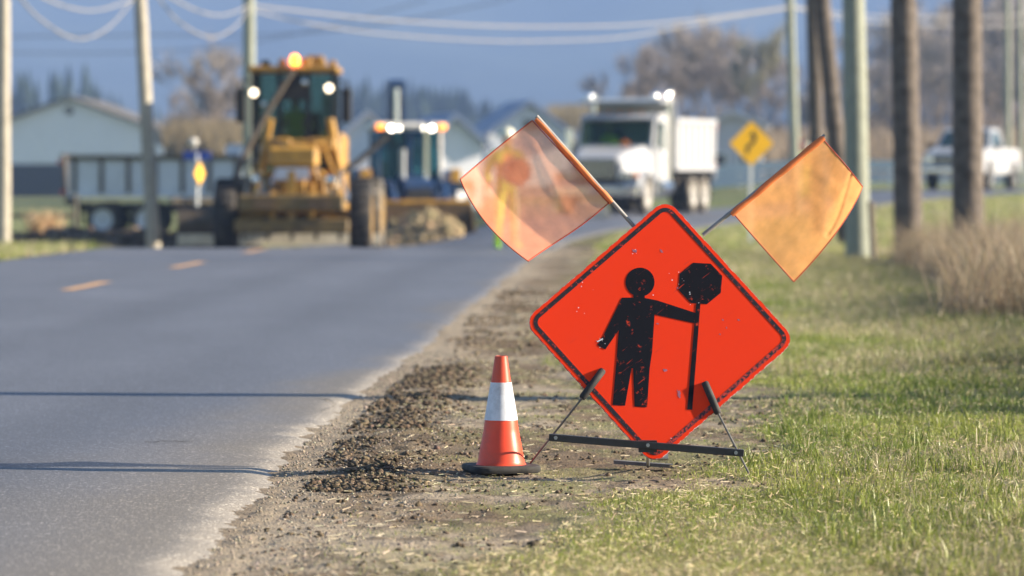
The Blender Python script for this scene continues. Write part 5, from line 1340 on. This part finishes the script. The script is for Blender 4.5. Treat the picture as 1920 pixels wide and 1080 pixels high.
fp = at(1511, 372, 136); z2 = float(gz(np.array(fp.x), np.array(136.)))
worker((fp.x, 136, z2), R(10), 'distant road worker in lime green gear behind the right flag', (-.34, -.28, 1.30), (.30, -.12, 1.0), (-.34, -.02, 1.14), (.32, .04, 1.16), trousers=LIME)
pd2 = at(1494, 274, 135.6); paddle(pd2.x, 135.6, z2, pd2.z, .30, 'red stop paddle held up by the distant worker left of the right flag top')

# ------------------------------------------------------------------ road signs
m_ysign = mat('yellow_sign_sheeting', (0.95, 0.52, 0.01), rough=.5, var=.08, scale=6)
m_yback = mat('bright_yellow_sheeting', (0.85, 0.45, 0.02), rough=.5)
m_bsign = mat('blue_sign_sheeting', (0.03, 0.08, 0.40), rough=.5)
ws = at(1409, 269, 78); wz = zt(ws.x, 78) - .1
wsr = empty('winding_road_sign', (ws.x, 78, wz), rz=R(7)); tag(wsr, 'yellow diamond winding road sign with black arrow on a pale post', 'road sign')
mb = MB(); mb.box(-.04, .04, .02, .08, -.2, ws.z - wz + .3); mb.build('post', m_fwhite, wsr)
h = .44; pts = rounded([(0, h), (h, 0), (0, -h), (-h, 0)], .04, 4); mb = MB(); mb.prism([(x, z + ws.z - wz) for x, z in pts], -.004, .004, 'Y'); pn = mb.build('panel', m_ysign, wsr)
mb = MB(); cl_ = [(-.085, -.20), (-.09, -.10), (-.03, -.03), (.05, .04), (.06, .11), (.035, .15)]; wv = .035; vs = []
for k, (x, z) in enumerate(cl_):
    a = Vector(cl_[max(0, k - 1)]); b = Vector(cl_[min(len(cl_) - 1, k + 1)]); d = (b - a).normalized(); nx_, nz_ = d.y * wv, -d.x * wv
    vs += [(x + nx_, -.006, z + nz_ + ws.z - wz), (x - nx_, -.006, z - nz_ + ws.z - wz)]
mb.add(vs, [(2 * k, 2 * k + 1, 2 * k + 3, 2 * k + 2) for k in range(len(cl_) - 1)]); zz = ws.z - wz
mb.add([(-.045, -.006, .14 + zz), (.115, -.006, .14 + zz), (.02, -.006, .25 + zz)], [(0, 1, 2)]); mb.build('arrow', m_blackmetal, pn)

sp_ = at(370, 455, 82); sz = zt(sp_.x, 82)
ss_ = empty('street_sign', (sp_.x, 82, sz)); tag(ss_, 'slim signpost with blue name blade and narrow yellow marker left of the grader', 'road sign')
mb = MB(); mb.cyl((0, 0, -.2), (0, 0, 1.95 - sz * 0), .035, n=10); mb.build('post', m_fwhite, ss_)
zb_ = at(372, 292, 82).z - sz; mb = MB(); mb.box(-.28, .28, -.012, .012, zb_ - .09, zb_ + .09, bev=.004); mb.build('name_blade', m_bsign, ss_)
zc_ = at(372, 325, 82).z - sz; mb = MB(); yr = Matrix.Rotation(R(66), 4, 'Z'); mb.prism([(0, zc_ + .24), (.22, zc_), (0, zc_ - .24), (-.22, zc_)], -.06, -.045, 'Y', M=yr); mb.build('marker_board', m_yback, ss_)
mz = at(360, 267, 82).z - sz; mb = MB(); mb.lathe([(0, -.05), (.07, -.035), (.10, 0), (.085, .02), (0, .03)], 'Y', 20, (-.08, 0, mz)); mb.tube([(-.08, .01, mz - .08), (0, 0, zb_ - .05)], .012, 6); mb.build('round_reflector', m_rimw, ss_, smooth=True)

# pale barricade between the flagger and the dump truck
b0 = at(955, 400, 104); b1 = at(1040, 400, 104); bz = zt(b0.x, 104)
br = empty('barricade', (b0.x, 104, bz)); tag(br, 'low barricade of two pale boards on the road bend, seen through the left flag', 'barricade')
Lr = b1.x - b0.x
for zc_ in (.26, .74):
    mb = MB(); mb.box(0, Lr, -.03, .03, zc_ - .16, zc_ + .16, bev=.01); mb.build('board', mat('cream_board', (.66, .60, .48), rough=.6), br)
for x in (.1, Lr - .1):
    mb = MB(); mb.box(x - .04, x + .04, .031, .10, 0, .95); mb.box(x - .05, x + .05, -.35, .45, 0, .06); mb.build('post', m_wood, br)
mb = MB(); c0 = at(1138, 398, 100); mb.prism([(0, 0), (1.0, 0), (.85, .42), (.15, .42)], 0, .45, 'Y'); tag(mb.build('concrete_block', mat('pale_concrete', (.5, .47, .4), rough=.9, var=.2), loc=(c0.x - .9, 100, zt(c0.x, 100) + .02), bevel=.03), 'pale concrete block on the road between the left flag and the sign top', 'concrete block')

# small leaning stake by the green pole
stp = at(1640, 478, 60); mb = MB(); mb.tube([(0, 0, -.2), (-.06, 0, .95)], .05, 8); tag(mb.build('stake', m_wood, loc=(stp.x, 60, zt(stp.x, 60)), smooth=True), 'short brown stake right beside the green pole foot', 'stake')
#@@PART4@@
# ------------------------------------------------------------------ loose stuff on the ground
PHI = (1 + 5 ** .5) / 2
ICO = np.array([(-1, PHI, 0), (1, PHI, 0), (-1, -PHI, 0), (1, -PHI, 0), (0, -1, PHI), (0, 1, PHI), (0, -1, -PHI), (0, 1, -PHI), (PHI, 0, -1), (PHI, 0, 1), (-PHI, 0, -1), (-PHI, 0, 1)]) / math.sqrt(1 + PHI ** 2)
ICF = np.array([(0, 11, 5), (0, 5, 1), (0, 1, 7), (0, 7, 10), (0, 10, 11), (1, 5, 9), (5, 11, 4), (11, 10, 2), (10, 7, 6), (7, 1, 8), (3, 9, 4), (3, 4, 2), (3, 2, 6), (3, 6, 8), (3, 8, 9), (4, 9, 5), (2, 4, 11), (6, 2, 10), (8, 6, 7), (9, 8, 1)])
def lumps(name, X, Y, S, tint, m, label=None, squash=.7, sink=.25, jit=.28, z=None, smooth=False):
    n = len(X); zz = gz(X, Y) if z is None else z
    a = rng.uniform(0, 6.283, n); ca, sa = np.cos(a), np.sin(a)
    P = ICO[None] * (1 + rng.uniform(-jit, jit, (n, 12, 1))) * S[:, None, None] * rng.uniform(.75, 1.25, (n, 1, 3))
    P[..., 2] *= squash
    x = P[..., 0] * ca[:, None] - P[..., 1] * sa[:, None]; y = P[..., 0] * sa[:, None] + P[..., 1] * ca[:, None]
    V = np.stack([x + X[:, None], y + Y[:, None], P[..., 2] + (zz + S * squash * (1 - 2 * sink) * .5)[:, None]], -1).reshape(-1, 3)
    Fc = (ICF[None] + (np.arange(n) * 12)[:, None, None]).reshape(-1, 3)
    C = np.repeat(tint, 12, axis=0)
    o = raw_mesh(name, V, Fc, m, {'Col': C}, smooth=smooth)
    return tag(o, kind='stuff')
m_clod = mat('soil_clod', rough=0.95, var=0.3, scale=60, attr='Col', spec=.15, bump=.5)
m_peb = mat('pebble_stone', rough=0.7, var=0.2, scale=50, attr='Col', spec=.3)
def tints(n, base, v=.35, hue=.08):
    b = np.array(base)[None] * rng.uniform(1 - v, 1 + v, (n, 1)); return b * rng.uniform(1 - hue, 1 + hue, (n, 3))
# clods of the windrow
def along(n, y0, y1, off, sd, pw=1.0):
    Y = y0 + (y1 - y0) * rng.uniform(0, 1, n) ** pw; return redge(Y) + off + rng.normal(0, sd, n), Y
X, Y = along(21000, 14.6, 24, .19, .12, 1.5); S = .0016 + .013 * rng.uniform(0, 1, len(X)) ** 6; S *= 1 + (Y > 18) * .2
keep = (X > redge(Y) + .015) & (fbm(X * 4, Y * 3, 140) > .40); X, Y, S = X[keep], Y[keep], S[keep]
k = len(X); zz = gz(X, Y) + np.abs(rng.normal(0, .003, k)) * (np.exp(-((X - redge(Y) - .27) / .15) ** 2))
lumps('soil_clods', X, Y, S, tints(k, (.105, .082, .058), .6), m_clod, z=zz, jit=.62, squash=.6)
# scattered crumbs over the whole verge
Y = rng.uniform(11.3, 40, 26000) ; X = redge(Y) + rng.uniform(.02, 2.0, len(Y)) ** 1.15; S = (.0015 + .011 * rng.uniform(0, 1, len(X)) ** 3) * (Y / 15) ** .5
S[rng.uniform(0, 1, len(X)) > .99] *= 1.9
keep = (grassiness(X, Y) < .8) & (fbm(X * 4, Y * 3, 150) > .50); X, Y, S = X[keep], Y[keep], S[keep]
lumps('soil_crumbs', X, Y, S, tints(len(X), (.125, .095, .065), .5), m_clod, jit=.4)
# pebbles, thickest next to the asphalt
X, Y = along(7500, 11.2, 26, .16, .26); keep = X > redge(Y) - .10; X, Y = X[keep], Y[keep]; S = rng.uniform(.002, .0065, len(X))
big = rng.uniform(0, 1, len(X)) > .985; S[big] *= 1.8
zz = np.where(X < redge(Y), gz(X, Y) + .135, gz(X, Y))
zz = gz(X, Y); inside = (X < redge(Y) + .0); zz = np.where(inside, Zt(X, Y) + .004, zz)
lumps('gravel', X, Y, S, tints(len(X), (.26, .225, .18), .45), m_peb, z=zz, smooth=True)
# windrows by the machines
def bank(name, x0, x1, y0, y1, D0, D1, n, smin, smax, base, zfun):
    px = rng.uniform(x0, x1, n); D = rng.uniform(D0, D1, n); X = (px - 960) / F * D; S = rng.uniform(smin, smax, n)
    zz = Zt(X, D) + zfun(px, D); lumps(name, X, D, S, tints(n, base, .4), m_clod, z=zz)
def hump(X0, X1, Y0, Y1, hgt, nx=80, ny=16, base=(.20, .15, .10), seed=1):
    """a heaped bank as real ground: sheet with its own relief"""
    x = np.linspace(X0, X1, nx); y = np.linspace(Y0, Y1, ny); A, B = np.meshgrid(x, y)
    u = (A - X0) / (X1 - X0); v = (B - Y0) / (Y1 - Y0)
    prof = np.sin(np.pi * np.clip(v, 0, 1)) ** .8 * np.clip(np.sin(np.pi * np.clip(u, 0, 1)), 0, 1) ** .35
    Z = Zt(A, B) - .05 + prof * hgt * (.45 + 1.1 * fbm(A * 2.2, B * 2.2, seed)) 
    c = np.array(base) * (.6 + .8 * fbm(A * 5, B * 5, seed + 3))[..., None]
    o = raw_mesh('dirt_bank', np.stack([A, B, Z], -1).reshape(-1, 3), grid_faces(nx, ny), m_ground, {'Col': c.reshape(-1, 3)}); tag(o, kind='structure')
    n = 1500; xx = rng.uniform(X0, X1, n); yy = rng.uniform(Y0, Y1, n)
    iu = np.clip(((xx - X0) / (X1 - X0) * (nx - 1)).astype(int), 0, nx - 1); iv = np.clip(((yy - Y0) / (Y1 - Y0) * (ny - 1)).astype(int), 0, ny - 1)
    lumps('dirt_lumps', xx, yy, rng.uniform(.025, .12, n), tints(n, tuple(np.array(base) * 1.1), .5), m_clod, z=Z[iv, iu])
hump(-2.95, -1.15, 85, 91.5, .62, base=(.20, .155, .095), seed=31)
hump(-9.6, -4.9, 73, 77, .42, base=(.13, .10, .075), seed=41)
hump(-4.4, -2.8, 64.4, 65.6, .07, base=(.22, .17, .11), seed=51)
hump(-12.6, -8.6, 96, 100, .22, base=(.14, .11, .085), seed=61)

# straw and leaf bits lying about
def litter(name, X, Y, Ls, Wd, tint, m, z=None, flat=.12):
    n = len(X); zz = (gz(X, Y) if z is None else z) + .004 + rng.uniform(0, .006, n); a = rng.uniform(0, 3.1416, n); tl = rng.normal(0, flat, n)
    dx, dy = np.cos(a) * Ls / 2, np.sin(a) * Ls / 2; wx, wy = -np.sin(a) * Wd / 2, np.cos(a) * Wd / 2; dz = tl * Ls / 2
    V = np.stack([np.stack([X - dx - wx, Y - dy - wy, zz - dz], -1), np.stack([X + dx - wx, Y + dy - wy, zz + dz], -1), np.stack([X + dx + wx, Y + dy + wy, zz + dz + .002], -1), np.stack([X - dx + wx, Y - dy + wy, zz - dz + .002], -1)], 1)
    return tag(raw_mesh(name, V.reshape(-1, 3), (np.arange(n) * 4)[:, None] + np.arange(4)[None], m, {'Col': np.repeat(tint, 4, axis=0)}, smooth=False), kind='stuff')
m_straw = mat('straw_stem', rough=0.6, var=.15, scale=30, attr='Col', spec=.4, transl=.2)
n = 3600; Y = 11.3 + (30 - 11.3) * rng.uniform(0, 1, n) ** 1.5; X = redge(Y) + .15 + rng.uniform(0, 2.6, n)
litter('straw_litter', X, Y, rng.uniform(.010, .045, n), rng.uniform(.0015, .0038, n), tints(n, (.52, .45, .31), .3), m_straw)
n = 15000; Y = 11.2 + (34 - 11.2) * rng.uniform(0, 1, n) ** 1.4; X = rng.uniform(-.1, 1, n) * (.128 * Y + .2)
keep = (X > redge(Y) + .5) & (grassiness(X, Y) > .25); X, Y = X[keep], Y[keep]; n = len(X)
litter('dead_thatch', X, Y, rng.uniform(.008, .035, n), rng.uniform(.001, .0022, n), tints(n, (.42, .35, .21), .4), m_straw, z=gz(X, Y) + rng.uniform(.004, .03, n), flat=.35)
# ------------------------------------------------------------------ grass
m_grass = mat('grass_blade', rough=0.38, var=.15, scale=20, attr='Col', spec=.4, transl=.38)
def blades(name, X, Y, Hh, Wd, tint, lean=.45, z=None, m=None, curl=.5, label=None, kind='stuff', cat=None):
    n = len(X); zz = (gz(X, Y) if z is None else z) - .004
    a = rng.uniform(0, 6.283, n); b = a + rng.uniform(-.9, .9, n) + 1.57; l = np.abs(rng.normal(0, lean, n)) + .08
    ld = rng.uniform(0, 6.283, n); lx, ly = np.cos(ld) * l, np.sin(ld) * l
    wx, wy = np.cos(a) * Wd / 2, np.sin(a) * Wd / 2
    mxx, myy, mzz = X + lx * Hh * .35, Y + ly * Hh * .35, zz + Hh * .6
    tx, ty, tz = X + lx * Hh * (1 + curl), Y + ly * Hh * (1 + curl), zz + Hh * (1.0 - .35 * l)
    V = np.stack([np.stack([X - wx, Y - wy, zz], -1), np.stack([X + wx, Y + wy, zz], -1), np.stack([mxx + wx * .75, myy + wy * .75, mzz], -1), np.stack([mxx - wx * .75, myy - wy * .75, mzz], -1), np.stack([tx, ty, tz], -1)], 1).reshape(-1, 3)
    k = (np.arange(n) * 5)[:, None]
    T = np.concatenate([k + np.array([[0, 1, 2]]), k + np.array([[0, 2, 3]]), k + np.array([[3, 2, 4]])])
    return tag(raw_mesh(name, V, T, m or m_grass, {'Col': np.repeat(tint, 5, axis=0)}, smooth=False), label, cat, kind=kind)
def gtint(X, Y, dryb=0.0):
    n = len(X)
    dry = sstep(.36, .64, fbm(X * 1.3, Y * .55, 200) + rng.normal(0, .10, n) + dryb)
    g1 = np.array([.14, .22, .035]); g2 = np.array([.40, .43, .10]); st = np.array([.58, .50, .32])
    k = rng.uniform(0, 1, (n, 1)); k = np.clip(k * .7 + .9 * (vnoise(X * .9, Y * .6, 210)[:, None] - .3), 0, 1); g = g1 * (1 - k) + g2 * k
    r = (rng.uniform(0, 1, n) < dry * .62 + .07)[:, None]
    return np.where(r, st * rng.uniform(.6, 1.15, (n, 1)), g * rng.uniform(.75, 1.2, (n, 1)))
def scatter(n, y0, y1, p, xl, xr):
    u = rng.uniform(0, 1, n); Y = (y0 ** (1 - p) + u * (y1 ** (1 - p) - y0 ** (1 - p))) ** (1 / (1 - p))
    X = rng.uniform(0, 1, n) * (xr(Y) - xl(Y)) + xl(Y); return X, Y
right = lambda Y: .128 * Y + .35 + Y * 0
# short turf, near
X, Y = scatter(210000, 11.0, 30, 1.6, lambda Y: -.5 + Y * 0, right)
gs = grassiness(X, Y); keep = rng.uniform(0, 1, len(X)) < gs ** 1.2 * .95 + .0; X, Y, gs = X[keep], Y[keep], gs[keep]
tuft = fbm(X * 2.2, Y * 1.5, 222)
lush = .6 * sstep(.5, .8, tuft) * sstep(.9, 2.0, X + (16 - Y) * .06)
Hh = (.016 + .022 * rng.uniform(0, 1, len(X)) + .055 * lush * rng.uniform(.3, 1, len(X))) * (.5 + .5 * gs) * (1 + np.clip(Y - 16, 0, 14) * .05)
blades('turf_grass', X, Y, Hh, (.0022 + .0016 * rng.uniform(0, 1, len(X))) * (Y / 15), gtint(X, Y, -.04), lean=.95, curl=.9)
# sparse fine sprouts on the dirt
X, Y = scatter(26000, 11.0, 34, 1.6, lambda Y: redge(Y) + .25, lambda Y: redge(Y) + 2.2)
keep = fbm(X * 5, Y * 3, 71) > .5; X, Y = X[keep], Y[keep]
blades('sprouts', X, Y, .006 + .014 * rng.uniform(0, 1, len(X)), .0022 * (Y / 15) + 0 * X, gtint(X, Y, .03), lean=.8)
# long coarse blades in tufts
n = 620; tx, ty = scatter(n, 11.2, 26, 1.5, lambda Y: .9 + (15.5 - Y) * .04 + 0 * Y, right); ln = rng.integers(8, 34, n)
X = np.repeat(tx, ln) + rng.normal(0, .028, ln.sum()); Y = np.repeat(ty, ln) + rng.normal(0, .028, ln.sum())
keep = grassiness(X, Y) > .7; X, Y = X[keep], Y[keep]
blades('long_grass_tufts', X, Y, rng.uniform(.035, .12, len(X)), rng.uniform(.003, .006, len(X)), gtint(X, Y, -.16) * .8, lean=.8, curl=.9)
# middle distance: longer, browner
X, Y = scatter(150000, 24, 66, 1.25, lambda Y: redge(Y) + .75, lambda Y: .128 * Y + .6)
gs = grassiness(X, Y); keep = rng.uniform(0, 1, len(X)) < .25 + gs; X, Y = X[keep], Y[keep]
rough_ = sstep(1.9, 3.4, X + (Y - 25) * -.015)
Hh = (.03 + .05 * rng.uniform(0, 1, len(X)) + .13 * rough_ * rng.uniform(0, 1, len(X))) * (.7 + .6 * fbm(X * 1.2, Y * .5, 240))
blades('verge_grass', X, Y, Hh, .0045 * (Y / 24) + 0 * X, gtint(X, Y, .03 + .12 * rough_) * (1 - .25 * rough_[:, None]), lean=.8, curl=.8)  # rough blades also darkened in colour, standing in for shade there
# rank brown growth under and between the poles
n = 3800; tx = rng.uniform(0, 1, n); ty = rng.uniform(30, 62, n)
lo = np.interp(ty, [30, 40, 50, 62], [3.35, 4.4, 5.2, 5.7]); tx = lo + (ty * .128 + .8 - lo) * tx ** .8
keep = (fbm(tx * 1.2, ty * .4, 260) > .40); tx, ty = tx[keep], ty[keep]; ln = rng.integers(10, 26, len(tx))
X = np.repeat(tx, ln) + rng.normal(0, .09, ln.sum()); Y = np.repeat(ty, ln) + rng.normal(0, .12, ln.sum())
hb = np.repeat(rng.uniform(.2, .95, len(tx)) * (.5 + .7 * rng.uniform(0, 1, len(tx))), ln)
br_ = np.array([.36, .285, .19]) * rng.uniform(.5, 1.25, (len(X), 1)) * rng.uniform(.93, 1.07, (len(X), 3))
blades('rank_dry_growth', X, Y, hb * rng.uniform(.5, 1.1, len(X)), rng.uniform(.006, .014, len(X)) * (Y / 45), br_, lean=.6, curl=.5)
# taller weeds by the right edge, also just outside the frame, shading the grass
n = 900; ty = rng.uniform(19, 40, n); tx = ty * .128 + rng.uniform(.25, 2.2, n); ln = rng.integers(8, 18, n)
X = np.repeat(tx, ln) + rng.normal(0, .08, ln.sum()); Y = np.repeat(ty, ln) + rng.normal(0, .10, ln.sum())
br_ = np.array([.33, .27, .17]) * rng.uniform(.5, 1.2, (len(X), 1)) * np.ones((1, 3))
blades('roadside_weeds', X, Y, rng.uniform(.25, .75, len(X)), rng.uniform(.006, .013, len(X)), br_, lean=.3, curl=.2)
# beyond: pasture and the left verge
X, Y = scatter(60000, 60, 150, 1.2, lambda Y: redge(Y) + .6, lambda Y: .128 * Y + 1.5)
keep = (X > redge(Y) + .4); X, Y = X[keep], Y[keep]; keep = ~in_ribbon(X, Y); X, Y = X[keep], Y[keep]
blades('pasture_grass', X, Y, rng.uniform(.04, .16, len(X)), .006 * (Y / 40) + 0 * X, gtint(X, Y, .05), lean=.5)
X, Y = scatter(40000, 46, 120, 1.2, lambda Y: -.14 * Y - 1.0, lambda Y: ledge(Y) - .1)
blades('left_verge_grass', X, Y, rng.uniform(.04, .22, len(X)), .006 * (Y / 40) + 0 * X, gtint(X, Y, .05), lean=.5)
# one dry reed clump at the left
c_ = at(84, 462, 80); n = 420; X = c_.x + rng.normal(0, .16, n); Y = 80 + rng.normal(0, .2, n)
blades('reed_clump', X, Y, rng.uniform(.35, .95, n), rng.uniform(.02, .04, n), tints(n, (.56, .40, .24), .25), lean=.12, z=Zt(X, Y), kind='thing', label='dry straw coloured reed clump beside the rail fence at far left', cat='plant')
# cracks at the broken asphalt edge
m_crack = mat('dark_crack_strip', (.03, .028, .026), rough=.95)  # near-black strips drawn along the cracks
def crack(pts, w=.010):
    P_ = []
    for (px, py) in pts:
        r = ray(px, py); t = -(CH - .02) / r.z; P_.append((r.x * t, r.y * t))
    out = []
    for i in range(len(P_) - 1):
        for k in range(6):
            t = k / 6; out.append((P_[i][0] * (1 - t) + P_[i + 1][0] * t + rgs.uniform(-.006, .006), P_[i][1] * (1 - t) + P_[i + 1][1] * t + rgs.uniform(-.02, .02)))
    out.append(P_[-1]); vs = []
    for (x, y) in out:
        d = float(redge(y)) - x; zz = road_z(x, y) + .003; ww = w * rgs.uniform(.4, 1.3)
        vs += [(x, y - ww * 1.6, zz), (x, y + ww * 1.6, zz)]
    mb = MB(); mb.add(vs, [(2 * i, 2 * i + 2, 2 * i + 3, 2 * i + 1) for i in range(len(out) - 1)]); tag(mb.build('road_crack', m_crack), kind='structure')
crack([(600, 746), (618, 748), (630, 757), (616, 763), (600, 769)], .012)
crack([(268, 826), (310, 823), (362, 824)], .007)
